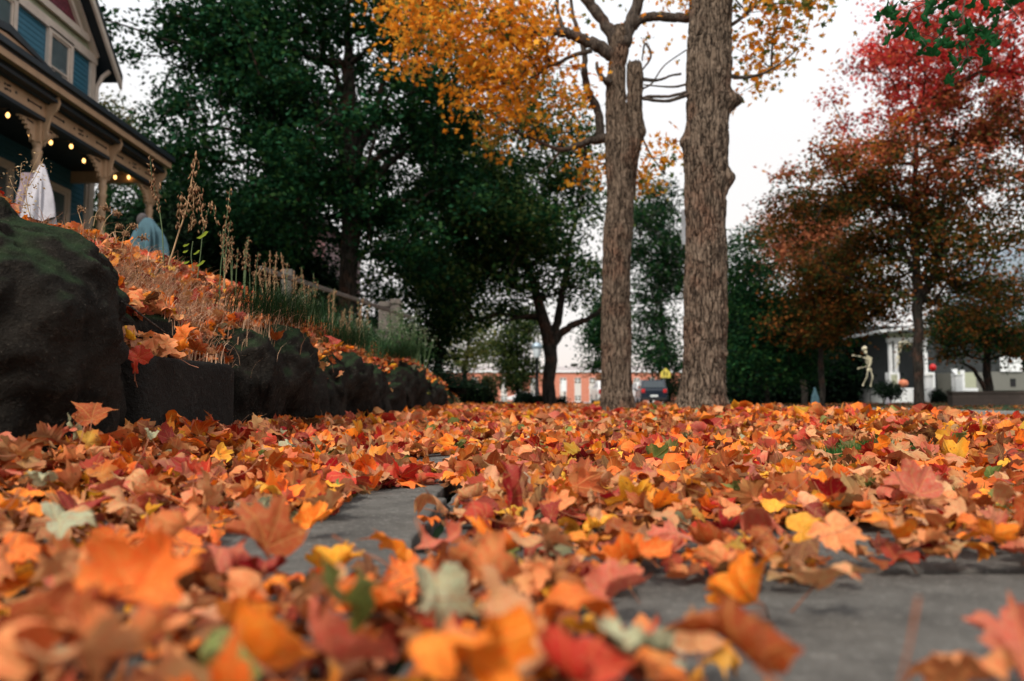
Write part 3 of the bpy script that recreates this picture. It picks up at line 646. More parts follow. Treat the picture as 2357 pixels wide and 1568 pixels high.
def grasses():
    # lawn patches between the leaves at the right
    n = 4200; x = np.r_[nr.normal(1.40, .26, n), nr.normal(1.03, .10, 1200), nr.uniform(1, 4.2, 9000)]; y = np.r_[nr.normal(3.35, .28, n), nr.normal(1.95, .10, 1200), nr.uniform(1.5, 10, 9000)]
    bl_simple('g', x, y, gz(x, y), .035, .075, .1, .9, .0035, (.02, .07, .015), (.05, .14, .03), 'short green lawn grass showing between leaves at right')
    # straw on the bank
    n = 3600; x = nr.normal(-1.52, .17, n); y = 2.95+np.abs(nr.normal(0, 1, n))*.8; z = np.array([top_at(a, b)[0] for a, b in zip(x, y)])
    hd = nr.normal(0, 1.3, n)
    bl_simple('s', x, y, z, .08, .20, .9, 1.8, .003, (.40, .21, .12), (.64, .42, .27), 'dry straw coloured grass tangled on the bank above the block', heads=hd)
    # green grass on the bank and hedge side
    n = 3600; x = nr.uniform(-3.2, -1.3, n); y = nr.uniform(3.4, 17, n); z = gz(x, y)
    bl_simple('s', x, y, z, .06, .18, .2, 1.1, .004, (.015, .035, .014), (.05, .08, .025), 'green grass growing through leaves along the bank')
    # dark tufts drooping over boulders
    for (px, py, Y, nn, lab) in ((655, 712, 4.15, 900, 'dark green grass tuft drooping over the first mossy boulder'), (800, 775, 5.9, 700, 'dark grass tuft hanging over the second boulder'), (925, 808, 8.4, 800, 'dark green grass tuft drooping over the far boulder')):
        c = P(px, py, Y); x = nr.normal(c[0]-.02, .10, nn); y = nr.normal(c[1], .26, nn); z = np.full(nn, c[2]-.02)+nr.normal(0, .02, nn)
        bl_simple('s', x, y, z-.04, .12, .30, 1.7, 2.3, .003, (.006, .02, .009), (.022, .05, .015), lab, heads=nr.normal(-.4, .5, nn))
    # taller green grass behind the far boulders
    n = 900; x = nr.normal(-1.75, .2, n); y = nr.uniform(7.5, 12, n)
    bl_simple('s', x, y, gz(x, y), .2, .45, .05, .6, .006, (.012, .04, .02), (.04, .10, .04), 'tall thin green grass by the fence posts')
grasses()
# ------------------------------------------------------------------ trees
def trunk_mesh(name, prof, Y, parent, mat, knobs=(), nth=170, dz=.011, amp=.018, flare=None, seed=0):
    """prof: (py, pxl, pxr) rows of the silhouette; gives centre and radius at each height"""
    rows = sorted([(P((l+r)/2, py, Y)[2], P(l, py, Y)[0], P(r, py, Y)[0]) for py, l, r in prof])
    zs = np.array([r[0] for r in rows]); L = np.array([r[1] for r in rows]); Rr = np.array([r[2] for r in rows])
    z = np.arange(zs[0], zs[-1], dz); l = np.interp(z, zs, L); r = np.interp(z, zs, Rr); k = np.ones(9)/9
    l = np.convolve(np.pad(l, 4, 'edge'), k, 'valid'); r = np.convolve(np.pad(r, 4, 'edge'), k, 'valid')
    cx = (l+r)/2; rad = (r-l)/2; th = np.linspace(0, 2*math.pi, nth, endpoint=False)
    V = np.zeros((len(z), nth, 3)); v3 = Vector
    for i, (zz, c, rr) in enumerate(zip(z, cx, rad)):
        for j, t in enumerate(th):
            ct, st = math.cos(t), math.sin(t); q = v3((ct*rr, st*rr, zz))
            wq = noise.noise_vector(q*4+v3((seed, 0, 0)))*.05
            a = v3((q.x*17, q.y*17, zz*3.0))+wq*9
            e1 = min(min(1, abs(noise.noise(a))*4.2), .35+abs(noise.noise(a*2.1+v3((7, 1, 3))))*4)
            n2 = noise.noise(v3((q.x*34, q.y*34, zz*9+seed)))
            n3 = noise.noise(v3((q.x*3, q.y*3, zz*1.6+seed)))
            dr = amp*1.25*(e1-.75) + amp*.35*n2 + amp*1.1*n3
            for kz, kt, kr, kh in knobs:
                dt = (t-kt+math.pi) % (2*math.pi)-math.pi; dr += kh*math.exp(-((zz-kz)/kr)**2-(dt*rr/kr)**2)
            if flare:
                f = max(0, 1-(zz-zs[0])/flare); dr += rr*.10*f*f*(math.sin(t*5+seed)+.6*math.sin(t*3+1.3))
            R_ = rr+dr; V[i, j] = (c+ct*R_, Y+st*R_, zz)
    nz = len(z); i, j = np.meshgrid(np.arange(nz-1), np.arange(nth), indexing='ij'); a = (i*nth+j).ravel(); b = (i*nth+(j+1) % nth).ravel()
    return npmesh(name, V.reshape(-1, 3), np.stack([a, b, b+nth, a+nth], 1), mat, parent, smooth=True)
def limb(mb, pts, Y0, n=9, seed=0, ys=None, rad_scale=1.0):
    """pts (px, py, widthpx[, dY]) -> smooth tube"""
    q = []
    for p in pts:
        yy = Y0+(p[3] if len(p) > 3 else 0); c = P(p[0], p[1], yy); q.append((*c, p[2]/2/F*yy*rad_scale))
    q = np.array(q); t = np.arange(len(q)); tt = np.linspace(0, len(q)-1, (len(q)-1)*5+1)
    def cr_(v):
        o = []
        for s in tt:
            i = min(int(s), len(v)-2); f = s-i; p0, p1, p2, p3 = v[max(i-1, 0)], v[i], v[i+1], v[min(i+2, len(v)-1)]
            o.append(.5*((2*p1)+(-p0+p2)*f+(2*p0-5*p1+4*p2-p3)*f*f+(-p0+3*p1-3*p2+p3)*f**3))
        return np.array(o)
    C = np.stack([cr_(q[:, k]) for k in range(4)], 1); rnd = random.Random(seed)
    C[:, 3] = np.maximum(C[:, 3], .0009)*np.array([1+rnd.uniform(-.07, .07) for _ in C])
    C[1:-1, :3] += np.array([[rnd.gauss(0, .12)*c[3] for _ in range(3)] for c in C[1:-1]])
    mb.tube(C[:, :3], list(C[:, 3]), n); return C
def grow(trunk, targets, rs, fork_z, step=.55, r_tip=.012, pw=.46, jit=.10, tx=None):
    """greedy attachment of clump centres to a growing skeleton"""
    N = [np.array(t[:3], float) for t in trunk]; par = [-1]+list(range(len(trunk)-1)); fixed = len(N)
    allowed = [n[2] >= fork_z for n in N]; plen = [0.]*len(N); ends = []
    top = N[-1]; ok0 = [i for i, a in enumerate(allowed) if a]; base = N[ok0[0]] if ok0 else N[-1]
    order = np.argsort(np.linalg.norm(targets-base, axis=1))
    for ti in order:
        T = targets[ti]; A = np.array(N); dd = np.linalg.norm(A-T, axis=1) + np.array(plen)*.28 + np.where(np.array(allowed), 0, 1e6) + np.maximum(0, A[:, 2]-T[2]+.2)*.5
        i = int(np.argmin(dd)); a = N[i]; L = np.linalg.norm(T-a); k = max(1, int(L/step)); prev = i
        for s in range(1, k+1):
            f = s/k; p = a+(T-a)*f + rs.normal(0, jit, 3)*(0 if s == k else 1)*min(1, L) + np.array((0, 0, .10*L*math.sin(f*math.pi)))
            N.append(p); par.append(prev); allowed.append(True); plen.append(plen[prev]+L/k); prev = len(N)-1
        ends.append(prev)
    cnt = np.zeros(len(N))
    for e_ in ends: cnt[e_] += 1
    for i in range(len(N)-1, 0, -1):
        if par[i] >= 0: cnt[par[i]] += cnt[i]
    rad = r_tip*np.maximum(cnt, 1)**pw
    if tx:
        for i in range(fixed): rad[i] = trunk[i][3]
        for i in range(fixed, len(N)): rad[i] = min(rad[i], rad[par[i]]*.92 if par[i] >= 0 else 9)
    return np.array(N), np.array(par), rad, ends
def tubes(N, par, rad, n=6, skip=0):
    idx = np.array([i for i in range(len(N)) if par[i] >= 0 and i >= skip]); A, B = N[par[idx]], N[idx]; ra, rb = rad[par[idx]], rad[idx]
    ra = np.where(ra > rb*2.2, rb*1.6, ra)
    d = B-A; d /= np.linalg.norm(d, axis=1)[:, None]+1e-9; ref = np.where(np.abs(d[:, 2:3]) < .9, np.array([[0, 0, 1.]]), np.array([[1., 0, 0]])); u = np.cross(d, ref); u /= np.linalg.norm(u, axis=1)[:, None]+1e-9; v = np.cross(d, u)
    t = np.linspace(0, 2*math.pi, n, endpoint=False); ring = u[:, None]*np.cos(t)[None, :, None]+v[:, None]*np.sin(t)[None, :, None]
    V = np.concatenate([A[:, None]+ring*ra[:, None, None], B[:, None]+d[:, None]*rb[:, None, None]*.3+ring*rb[:, None, None]], 1)
    f = np.array([(k, (k+1) % n, n+(k+1) % n, n+k) for k in range(n)]); return V.reshape(-1, 3), (f[None]+(np.arange(len(idx))*2*n)[:, None, None]).reshape(-1, 4)
STAR = []
for a, r in [(0,1),(22,.42),(47,.88),(74,.38),(100,.6),(150,.24),(-150,.24),(-100,.6),(-74,.38),(-47,.88),(-22,.42)]: STAR.append((math.sin(R(a))*r, math.cos(R(a))*r-.2))
def leafmesh(name, pos, size, cols, rs, mat, parent, star=False, flat=.75, quad_asp=.62):
    n = len(pos)
    if star: T = np.array([(0, 0, .05)]+[(x*.55, y*.55, -.10*abs(x)) for x, y in STAR]); f = np.array([(0, 1+(i+1) % 11, 1+i) for i in range(11)])
    else: T = np.array([(0, -.5, 0), (quad_asp*.5, 0, .08), (0, .5, 0), (-quad_asp*.5, 0, .08)]); f = np.array([(0, 1, 2, 3)])
    Rm = rotm(rs.normal(0, flat, n), rs.normal(0, flat, n), rs.uniform(0, 6.28, n)); V = np.einsum('nij,kj->nki', Rm, T)*size[:, None, None]+pos[:, None]
    k = len(T); Fs = (f[None]+(np.arange(n)*k)[:, None, None]).reshape(-1, f.shape[1])
    return npmesh(name, V.reshape(-1, 3), Fs, mat, parent, np.repeat(cols, k, 0))
def crown_targets(ells, Y, dY, n, rs, gap=.30):
    """clump centres inside ellipsoids given by picture outline at depth Y and depth spread dY"""
    w_ = np.array([e[2]*e[3]*(e[4] if len(e) > 4 else 1) for e in ells], float); w_ /= w_.sum(); out_ = []
    while len(out_) < n:
        e = ells[rs.choice(len(ells), p=w_)]; q = rs.normal(0, 1, 3); q = q/np.linalg.norm(q)*rs.uniform(0, 1)**.40
        p = P(e[0]+q[0]*e[2], e[1]+q[1]*e[3], Y); p[1] += q[2]*dY
        if fbm(p[0]*1.1, p[2]*1.3, 3) < gap-.75: continue
        if p[0] < -6.1 and 2 < p[1] < 18.7: continue
        out_.append(p)
    return np.array(out_)
def colmix(n, rs, pal, w_=None, v=.22):
    pal = np.array(pal); c = pal[rs.choice(len(pal), n, p=w_)]; return c*rs.uniform(1-v, 1+v, (n, 1))
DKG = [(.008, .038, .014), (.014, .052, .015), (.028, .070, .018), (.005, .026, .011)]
def tree(name, label, base_px, Y, ells, dY, trunkpx, nclump, nleaf, lsize, pal, cat='tree', group=None, seed=0, sig=.42, fork=None, star=False, mat=None, colf=None, gap=.3, r_tip=.013, limbs=None, bark=None, flat=.75, trunkprof=None, pw=.46, ground=None):
    rs = np.random.RandomState(seed); trunk = []
    for px, py, wpx in trunkpx:
        c = P(px, py, Y); trunk.append((*c, wpx/2/F*Y))
    zb = float(gz(trunk[0][0], Y)) if ground is None else ground
    if trunk[0][2] > zb+.02: trunk.insert(0, (trunk[0][0], Y, zb-.05, trunk[0][3]*1.12))
    root = empty(name, (trunk[0][0], Y, zb), label, cat, group)
    T = crown_targets(ells, Y, dY, nclump, rs, gap); fz = P(0, fork, Y)[2] if fork else trunk[-1][2]*.6
    # densify trunk
    td = []
    for a, b in zip(trunk[:-1], trunk[1:]):
        k = max(1, int(abs(b[2]-a[2])/.5))
        for s in range(k): td.append(tuple(np.array(a)+(np.array(b)-np.array(a))*s/k))
    td.append(trunk[-1])
    N, par, rad, ends = grow(td, T, rs, fz, r_tip=r_tip, tx=True, pw=pw)
    V, Fq = tubes(N, par, rad, 6, skip=len(td)); mbt = MB(); tp = [t[:3] for t in td]; wob = [np.array(p)+rs.normal(0, .03, 3)*(1, 1, 0) for p in tp]
    mbt.tube(wob, [t[3]*rs.uniform(.93, 1.07) for t in td], 12)
    mbt.build('trunk', bark or M_BARKD, root); npmesh('branches', V, Fq, bark or M_BARKD, root, smooth=True)
    # leaves round every clump and along outer twigs
    cen = N[ends]; k = rs.choice(len(cen), nleaf); s3 = np.array((1, 1, .55))*sig
    cs = rs.uniform(.55, 1.25, len(cen)); pos = cen[k]+rs.normal(0, 1, (nleaf, 3))*s3*cs[k][:, None]
    cols = colf(pos, k, rs) if colf else colmix(nleaf, rs, pal)*(.75+.5*rs.uniform(0, 1, len(cen))[k])[:, None]
    leafmesh('crown', pos, rs.uniform(.65, 1.25, nleaf)*lsize, cols, rs, mat or M_FOL, root, star, flat)
    return root
def pxy(pos):  # approximate direction of a point from the place the photo was taken, only used to vary pigment with height/side
    return pos[:, 2]
# ---- the two street maples near the camera
def near_trees():
    rs = np.random.RandomState(21)
    YR = 9.5; base = P(1620, 940, YR)
    rt = empty('maple_tree', (base[0], YR, float(gz(base[0], YR))), 'thick single grey barked trunk with knobs, right of the pair on the leafy verge', 'tree')
    zk = lambda y: P(0, y, YR)[2]
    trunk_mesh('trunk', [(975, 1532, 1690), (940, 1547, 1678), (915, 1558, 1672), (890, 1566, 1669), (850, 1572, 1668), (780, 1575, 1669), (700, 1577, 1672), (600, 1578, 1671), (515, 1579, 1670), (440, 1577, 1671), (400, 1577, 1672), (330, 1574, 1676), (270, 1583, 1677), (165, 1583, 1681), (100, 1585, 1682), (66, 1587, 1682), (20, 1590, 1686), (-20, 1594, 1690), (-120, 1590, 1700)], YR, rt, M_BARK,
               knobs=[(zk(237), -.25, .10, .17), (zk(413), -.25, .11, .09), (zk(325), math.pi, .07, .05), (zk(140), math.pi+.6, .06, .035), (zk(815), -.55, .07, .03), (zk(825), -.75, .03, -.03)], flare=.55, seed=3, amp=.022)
    mb = MB()
    for i, pts in enumerate([[(1672,175,12),(1720,178,8,.3),(1775,160,5,.5),(1838,112,3,.6)], [(1670,66,10),(1720,30,8,.2),(1780,-30,6,.4)], [(1590,190,7),(1550,200,5,.2),(1482,195,3,.4)],
        [(1640,-80,80),(1600,-220,60),(1520,-380,40,.5)], [(1650,-100,80),(1740,-240,50,.4),(1850,-350,30,1)], [(1588,215,9),(1540,232,8,-.1),(1482,228,7,-.2)]]): limb(mb, pts, YR, seed=i)
    mb.build('limb', M_LIMB, rt)
    YL = 12.0; base = P(1420, 940, YL)
    lt = empty('maple_tree', (base[0], YL, float(gz(base[0], YL))), 'twin stemmed grey maple with orange leaves, left of the pair of near trunks', 'tree')
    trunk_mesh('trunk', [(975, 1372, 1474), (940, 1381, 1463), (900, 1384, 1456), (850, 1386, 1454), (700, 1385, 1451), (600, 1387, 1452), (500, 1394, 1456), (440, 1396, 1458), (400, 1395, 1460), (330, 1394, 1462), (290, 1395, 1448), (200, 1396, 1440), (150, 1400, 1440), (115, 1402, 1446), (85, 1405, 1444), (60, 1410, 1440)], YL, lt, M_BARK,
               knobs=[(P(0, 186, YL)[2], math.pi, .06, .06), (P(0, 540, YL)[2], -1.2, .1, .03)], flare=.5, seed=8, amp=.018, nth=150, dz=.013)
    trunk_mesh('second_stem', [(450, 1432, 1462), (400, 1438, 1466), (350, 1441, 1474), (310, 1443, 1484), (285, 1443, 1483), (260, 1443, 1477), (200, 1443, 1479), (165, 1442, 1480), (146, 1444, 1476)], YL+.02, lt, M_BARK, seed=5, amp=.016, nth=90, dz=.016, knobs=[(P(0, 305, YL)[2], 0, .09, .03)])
    mb = MB(); c0 = P(1460, 150, YL); rr_ = random.Random(2); mb.ball(c0, (.105, .105, .03), 14, 6)
    for k in range(11): a_ = k*.571; q_ = c0+np.array((math.cos(a_)*.075, math.sin(a_)*.075, 0)); h_ = rr_.uniform(.02, .10); mb.tube([q_-np.array((0, 0, .05)), q_+np.array((rr_.uniform(-.01, .01), 0, h_*.5)), q_+np.array((rr_.uniform(-.02, .02), 0, h_))], [.034, .022, .004], 6)
    mb.build('broken_stump', M_LIMB, lt)
    mb = MB()
    LIMBS = [[(1425,110,36),(1395,55,27),(1363,15,26),(1330,-30,24),(1290,-120,16)], [(1422,125,40),(1438,90,36),(1452,50,30),(1470,0,27),(1490,-70,22),(1500,-200,15)], [(1440,80,28),(1462,52,25),(1495,38,23),(1540,40,22,-.2),(1592,40,22,-.5),(1680,20,18,-.8)],
        [(1412,128,34),(1375,106,30),(1336,89,26),(1305,78,24),(1280,73,20),(1232,75,13),(1180,60,8,.3),(1090,40,4,.4)], [(1363,116,12),(1316,129,10),(1273,147,8),(1255,115,8),(1240,82,7)], [(1272,147,6),(1240,170,5),(1200,190,3)],
        [(1380,320,22,.5),(1382,290,21,.5),(1372,245,19,.5),(1352,205,17,.5),(1345,160,15,.5),(1343,110,13,.5),(1320,40,9,.6),(1310,-30,7,.6)], [(1400,318,24,.2),(1365,322,20,.3),(1325,336,14,.3),(1290,344,11,.3),(1240,326,7,.3),(1195,305,5,.3),(1150,290,3,.3)],
        [(1404,190,16,-.1),(1388,180,12,-.15),(1376,160,9,-.15),(1374,143,7,-.15)], [(1478,182,10),(1515,184,7,.1),(1545,174,5,.1),(1568,170,6,.1)], [(1478,226,9),(1500,222,8,-.1),(1540,222,7,-.2),(1578,212,7,-.3)], [(1475,165,4),(1498,130,5,.1),(1485,100,5,.2),(1478,140,3,.2)],
        [(1300,76,9),(1290,50,10),(1283,20,9),(1281,-30,8)], [(1232,75,8),(1215,40,6,.2),(1170,20,4,.4)], [(1290,344,6,.3),(1265,380,4,.3),(1240,400,3,.3)], [(1478,205,5),(1500,192,4),(1530,150,3),(1580,115,3)], [(1588,44,13,-.4),(1592,10,12,-.5),(1600,-40,11,-.5)],
        [(1345,330,9,.3),(1350,380,7,.5),(1335,430,4,.6)], [(1480,320,5,.3),(1500,360,4,.4),(1530,400,3,.5)]]
    for i, pts in enumerate(LIMBS): limb(mb, pts, YL, seed=40+i)
    mb.build('limb', M_LIMB, lt)
    # orange foliage
    def foliage_for(root, Y, ells, n, nl, seed, ys, starts, size=.15, green=.12):
        r2 = np.random.RandomState(seed); T = crown_targets(ells, Y, 1.7, n, r2, .66)
        tr = [(*P(px, py, Y+dy), .03) for px, py, dy in starts]
        N, par, rad, ends = grow(tr, T, r2, -9, step=.3, r_tip=.0035, jit=.06, pw=.5)
        par[1:len(tr)] = -1; V, Fq = tubes(N, par, np.minimum(rad, .03), 5, skip=len(tr)); npmesh('twigs', V, Fq, M_LIMB, root, smooth=True)
        cen = N[ends]; k = r2.choice(len(cen), nl); cs = r2.uniform(.5, 1.2, len(cen)); pos = cen[k]+r2.normal(0, 1, (nl, 3))*np.array((.22, .22, .15))*cs[k][:, None]
        cl = colmix(nl, r2, [(.86, .34, .03), (.80, .27, .02), (.92, .46, .05), (.60, .22, .03), (.34, .28, .05), (.10, .16, .04)], [.32, .24, .24, .10, .06, .04])
        tx_, ty_ = root.location.x, root.location.y; bad = (np.abs(pos[:, 0]-tx_) < .42) & (pos[:, 1] < ty_+.25) & (pos[:, 2] < 5.0)
        pos = pos[~bad]; k = k[~bad]; nl = len(pos); cl = cl[~bad]
        gk = (r2.uniform(0, 1, len(cen)) < green)[k]; cl[gk] = colmix(gk.sum(), r2, [(.08, .13, .035), (.22, .20, .04), (.40, .22, .04)])
        leafmesh('crown', pos, r2.uniform(.6, 1.2, nl)*size, cl, r2, M_FOLB, root, True, .8)
    foliage_for(lt, YL+.4, [(1080,40,190,80,1.6),(1180,130,130,80,1.6),(960,60,110,45,1.5),(860,70,80,40,2.0),(790,60,70,32,2.6),(830,115,60,25,1.6),(860,115,60,25,.9),(1080,170,90,45,1.1),(1150,225,70,60,1.3),(1200,300,60,60,1.1),(1110,260,70,50,.9),(1120,310,60,30,.8),(1310,230,55,60,.9),(1270,130,60,60,.8),(1340,30,80,60,.9),(1460,20,80,50,.7),(1335,180,35,40),(1500,110,70,70,.6),(1500,260,60,45,.6),(1500,390,85,50,1.2),(1365,392,45,38,1.2),(1545,430,45,30,.7),(1250,-140,420,110,.8),(1420,-260,350,120,.4)],
        330, 9000, 5, None, [(1363,15,0),(1470,0,0),(1305,78,0),(1280,73,0),(1232,75,0),(1180,60,.3),(1090,40,.4),(950,60,.6),(830,75,.7),(1240,170,0),(1345,160,.5),(1343,110,.5),(1240,326,.3),(1195,305,.3),(1290,344,.3),(1545,174,.1),(1498,130,.1),(1290,-120,0),(1240,400,.3),(1335,430,.6),(1530,400,.5),(1281,-30,0),(1500,-200,0)])
    foliage_for(rt, YR+.5, [(1770,55,70,65,1.2),(1735,120,60,50),(1800,95,35,60),(1730,185,60,40,.8),(1765,170,45,35,.7),(1800,215,14,60,.8),(1752,262,16,34,.8),(1700,50,30,50),(1540,60,60,60,.4),(1700,-160,300,100,.8),(1600,-320,350,140,.4)],
        130, 5200, 9, None, [(1775,160,.5),(1720,178,.3),(1780,-30,.4),(1838,112,.6),(1750,240,.4),(1720,30,.2),(1740,-240,.4),(1600,-220,0),(1520,-380,.5),(1798,205,.5),(1800,270,.5)], size=.14, green=.3)
    # shed leaves lodged round the foot come from the litter
near_trees()
# ---- big green tree behind the bank
tree('broad_green_tree', 'huge dark green shade tree with a black trunk rising behind the rail fence', None, 20, [(600,150,290,210,1.2),(540,330,200,190),(860,330,250,230,1.2),(760,40,330,150),(410,100,150,140,1.5),(460,360,130,110),(940,480,170,150),(640,480,190,110),(700,-150,420,130,.5),(1010,250,90,160)], 4.0,
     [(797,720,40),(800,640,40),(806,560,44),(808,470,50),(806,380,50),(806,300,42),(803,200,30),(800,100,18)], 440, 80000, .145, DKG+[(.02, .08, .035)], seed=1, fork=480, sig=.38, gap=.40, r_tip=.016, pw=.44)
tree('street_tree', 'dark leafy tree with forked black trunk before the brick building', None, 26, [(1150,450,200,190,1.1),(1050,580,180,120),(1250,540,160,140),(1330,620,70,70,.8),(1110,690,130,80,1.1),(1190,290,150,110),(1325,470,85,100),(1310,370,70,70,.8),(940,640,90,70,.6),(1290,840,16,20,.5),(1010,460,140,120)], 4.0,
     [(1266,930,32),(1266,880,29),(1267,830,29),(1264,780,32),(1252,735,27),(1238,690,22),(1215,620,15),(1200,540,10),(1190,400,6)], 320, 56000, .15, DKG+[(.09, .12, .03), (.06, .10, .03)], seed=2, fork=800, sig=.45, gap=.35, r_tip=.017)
def extra_limbs():
    r = [o for o in bpy.data.objects if o.name.startswith('street_tree') and o.parent is None][0]; mb = MB()
    limb(mb, [(1268,800,26),(1288,770,20),(1320,748,16),(1355,732,12),(1380,715,9),(1400,690,6)], 26, seed=3); limb(mb, [(1266,790,30),(1282,740,20),(1292,690,17),(1300,640,14),(1312,560,9),(1330,490,6)], 26, seed=4)
    limb(mb, [(1245,725,12),(1200,730,8),(1160,740,5)], 26, seed=5); mb.build('limb', M_BARKD, r)
    r = [o for o in bpy.data.objects if o.name.startswith('broad_green_tree') and o.parent is None][0]; mb = MB()
    for k, pts in enumerate([[(808,470,30),(870,400,20),(920,355,14),(980,300,8)], [(806,430,24),(760,380,16),(700,320,12),(640,280,8),(560,240,5)], [(806,400,26),(850,290,18),(880,200,12),(910,110,8)], [(804,380,22),(750,270,15),(700,170,11),(650,80,7)], [(806,500,18),(860,470,12),(960,460,7)], [(806,350,20),(790,240,14),(760,120,9)],[(806,330,18),(770,250,12),(720,190,9)]]): limb(mb, pts, 20, seed=60+k)
    mb.build('limb', M_BARKD, r)
extra_limbs()
BG = 'trees in the background'
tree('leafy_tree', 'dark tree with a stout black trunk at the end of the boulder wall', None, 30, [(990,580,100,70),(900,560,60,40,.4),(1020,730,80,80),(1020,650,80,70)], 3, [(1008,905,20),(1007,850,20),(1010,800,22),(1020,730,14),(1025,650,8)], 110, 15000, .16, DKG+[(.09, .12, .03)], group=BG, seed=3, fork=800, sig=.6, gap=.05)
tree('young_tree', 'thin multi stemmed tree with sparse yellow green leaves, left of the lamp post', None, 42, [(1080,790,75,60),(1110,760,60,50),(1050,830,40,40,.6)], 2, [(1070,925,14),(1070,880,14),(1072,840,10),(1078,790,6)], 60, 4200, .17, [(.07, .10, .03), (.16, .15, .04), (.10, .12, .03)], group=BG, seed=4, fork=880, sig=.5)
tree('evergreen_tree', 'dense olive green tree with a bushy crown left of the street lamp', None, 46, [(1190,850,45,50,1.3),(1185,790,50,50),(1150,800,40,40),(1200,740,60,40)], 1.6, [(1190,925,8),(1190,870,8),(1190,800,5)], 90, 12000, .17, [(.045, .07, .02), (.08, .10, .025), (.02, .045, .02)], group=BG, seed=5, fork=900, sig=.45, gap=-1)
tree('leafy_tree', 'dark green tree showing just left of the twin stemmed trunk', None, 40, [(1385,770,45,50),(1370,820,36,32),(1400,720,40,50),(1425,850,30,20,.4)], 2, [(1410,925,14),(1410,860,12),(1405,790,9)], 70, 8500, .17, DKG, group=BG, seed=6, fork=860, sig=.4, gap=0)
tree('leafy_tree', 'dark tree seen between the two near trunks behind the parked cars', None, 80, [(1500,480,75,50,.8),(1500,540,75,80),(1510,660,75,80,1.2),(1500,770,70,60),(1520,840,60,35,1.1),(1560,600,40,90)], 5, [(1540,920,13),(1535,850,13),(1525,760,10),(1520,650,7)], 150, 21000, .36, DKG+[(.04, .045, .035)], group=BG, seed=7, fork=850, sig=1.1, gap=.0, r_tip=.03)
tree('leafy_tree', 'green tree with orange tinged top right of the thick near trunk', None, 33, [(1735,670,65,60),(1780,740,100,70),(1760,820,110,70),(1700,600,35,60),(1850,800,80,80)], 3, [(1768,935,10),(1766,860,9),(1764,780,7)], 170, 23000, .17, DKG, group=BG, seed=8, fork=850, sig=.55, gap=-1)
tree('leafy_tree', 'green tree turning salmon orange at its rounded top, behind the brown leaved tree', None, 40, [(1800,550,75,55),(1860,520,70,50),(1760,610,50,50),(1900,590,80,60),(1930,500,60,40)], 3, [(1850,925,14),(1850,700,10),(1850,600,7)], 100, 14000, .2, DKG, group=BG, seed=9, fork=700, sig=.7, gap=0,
     colf=lambda p, k, r: np.where((fbm(p[:, 0]*.5, p[:, 2]*.5, 2) > -.1)[:, None], colmix(len(p), r, [(.40, .13, .06), (.26, .09, .04), (.42, .15, .07)]), colmix(len(p), r, DKG)))
OLIVE = [(.11, .065, .014), (.18, .055, .014), (.05, .055, .012), (.24, .085, .02), (.022, .036, .010)]
tree('small_maple_tree', 'smaller brown orange tree standing left of the red maple across the street', None, 29, [(1930,680,120,70),(1900,740,120,70),(1960,600,90,70),(1880,650,80,60),(2020,700,80,60)], 2.5, [(1893,940,13),(1892,860,12),(1888,790,10),(1900,700,6)], 160, 22000, .14, OLIVE, seed=10, fork=860, sig=.45, gap=0)
def redcol(pos, k, r):
    n = len(pos); z = pos[:, 2] + fbm(pos[:, 0]*.9, pos[:, 2]*.9, 1)*1.3 + r.normal(0, .35, n)
    hi = colmix(n, r, [(.62, .06, .055), (.50, .03, .035), (.70, .14, .08), (.34, .05, .025)]); mid = colmix(n, r, [(.36, .08, .04), (.20, .06, .024), (.46, .12, .06), (.34, .14, .04), (.08, .07, .02)]); lo = colmix(n, r, OLIVE+[(.03, .05, .02)])
    c = np.where((z > 9.3)[:, None], hi, np.where((z > 7.0)[:, None], mid, lo)); yl = (fbm(pos[:, 0]*1.3+2, pos[:, 2]*1.1, 5) > .55) & (pos[:, 0] < 12) & (z > 8)
    c = c*(.5+.9*np.random.RandomState(4).uniform(0, 1, k.max()+1))[k][:, None]; c[yl] = colmix(yl.sum(), r, [(.66, .25, .04), (.55, .18, .05)]); return c
tree('red_maple_tree', 'tall maple turning bright red at the top with a slim dark trunk across the street', None, 25, [(2110,230,190,190,1.1),(2220,110,190,140,1.1),(2290,320,140,200),(2010,380,170,130),(2130,470,230,130,1.1),(1920,440,130,100,1.1),(1850,500,80,60,.7),(2080,590,220,100),(2260,560,150,120),(1870,420,90,60,.5),(1980,170,70,90,.8),(2180,690,150,60,.9),(2230,-80,260,120,.6),(1830,490,50,50,.4),(2350,200,100,150)], 3.6,
     [(2116,945,24),(2113,880,22),(2112,800,22),(2114,720,21),(2112,640,20),(2108,540,17),(2106,420,12),(2108,250,7)], 430, 56000, .145, None, seed=12, fork=700, sig=.35, gap=.40, colf=redcol, mat=M_FOLB, r_tip=.013)
def rm_limbs():
    r = [o for o in bpy.data.objects if o.name.startswith('red_maple_tree') and o.parent is None][0]; mb = MB()
    for k, pts in enumerate([[(2113,700,16),(2150,620,12),(2190,520,9),(2230,400,6)], [(2113,660,14),(2160,560,12),(2175,430,9),(2200,280,6)], [(2112,640,12),(2060,540,8),(2000,460,5)], [(2112,690,12),(2170,640,9),(2250,600,6)], [(2110,600,12),(2070,460,8),(2040,340,5)]]): limb(mb, pts, 25, seed=80+k)
    mb.build('limb', M_BARKD, r)
rm_limbs()
tree('leafy_tree', 'dark green tree behind the white porch at the right edge', None, 36, [(2250,680,120,50),(2290,740,120,70,1.1),(2200,780,90,60),(2340,620,50,50,.6),(2330,800,60,30)], 2.5, [(2276,925,19),(2275,860,17),(2272,800,14),(2265,740,9)], 110, 15000, .16, OLIVE+DKG, group=BG, seed=13, fork=860, sig=.5, gap=.0)
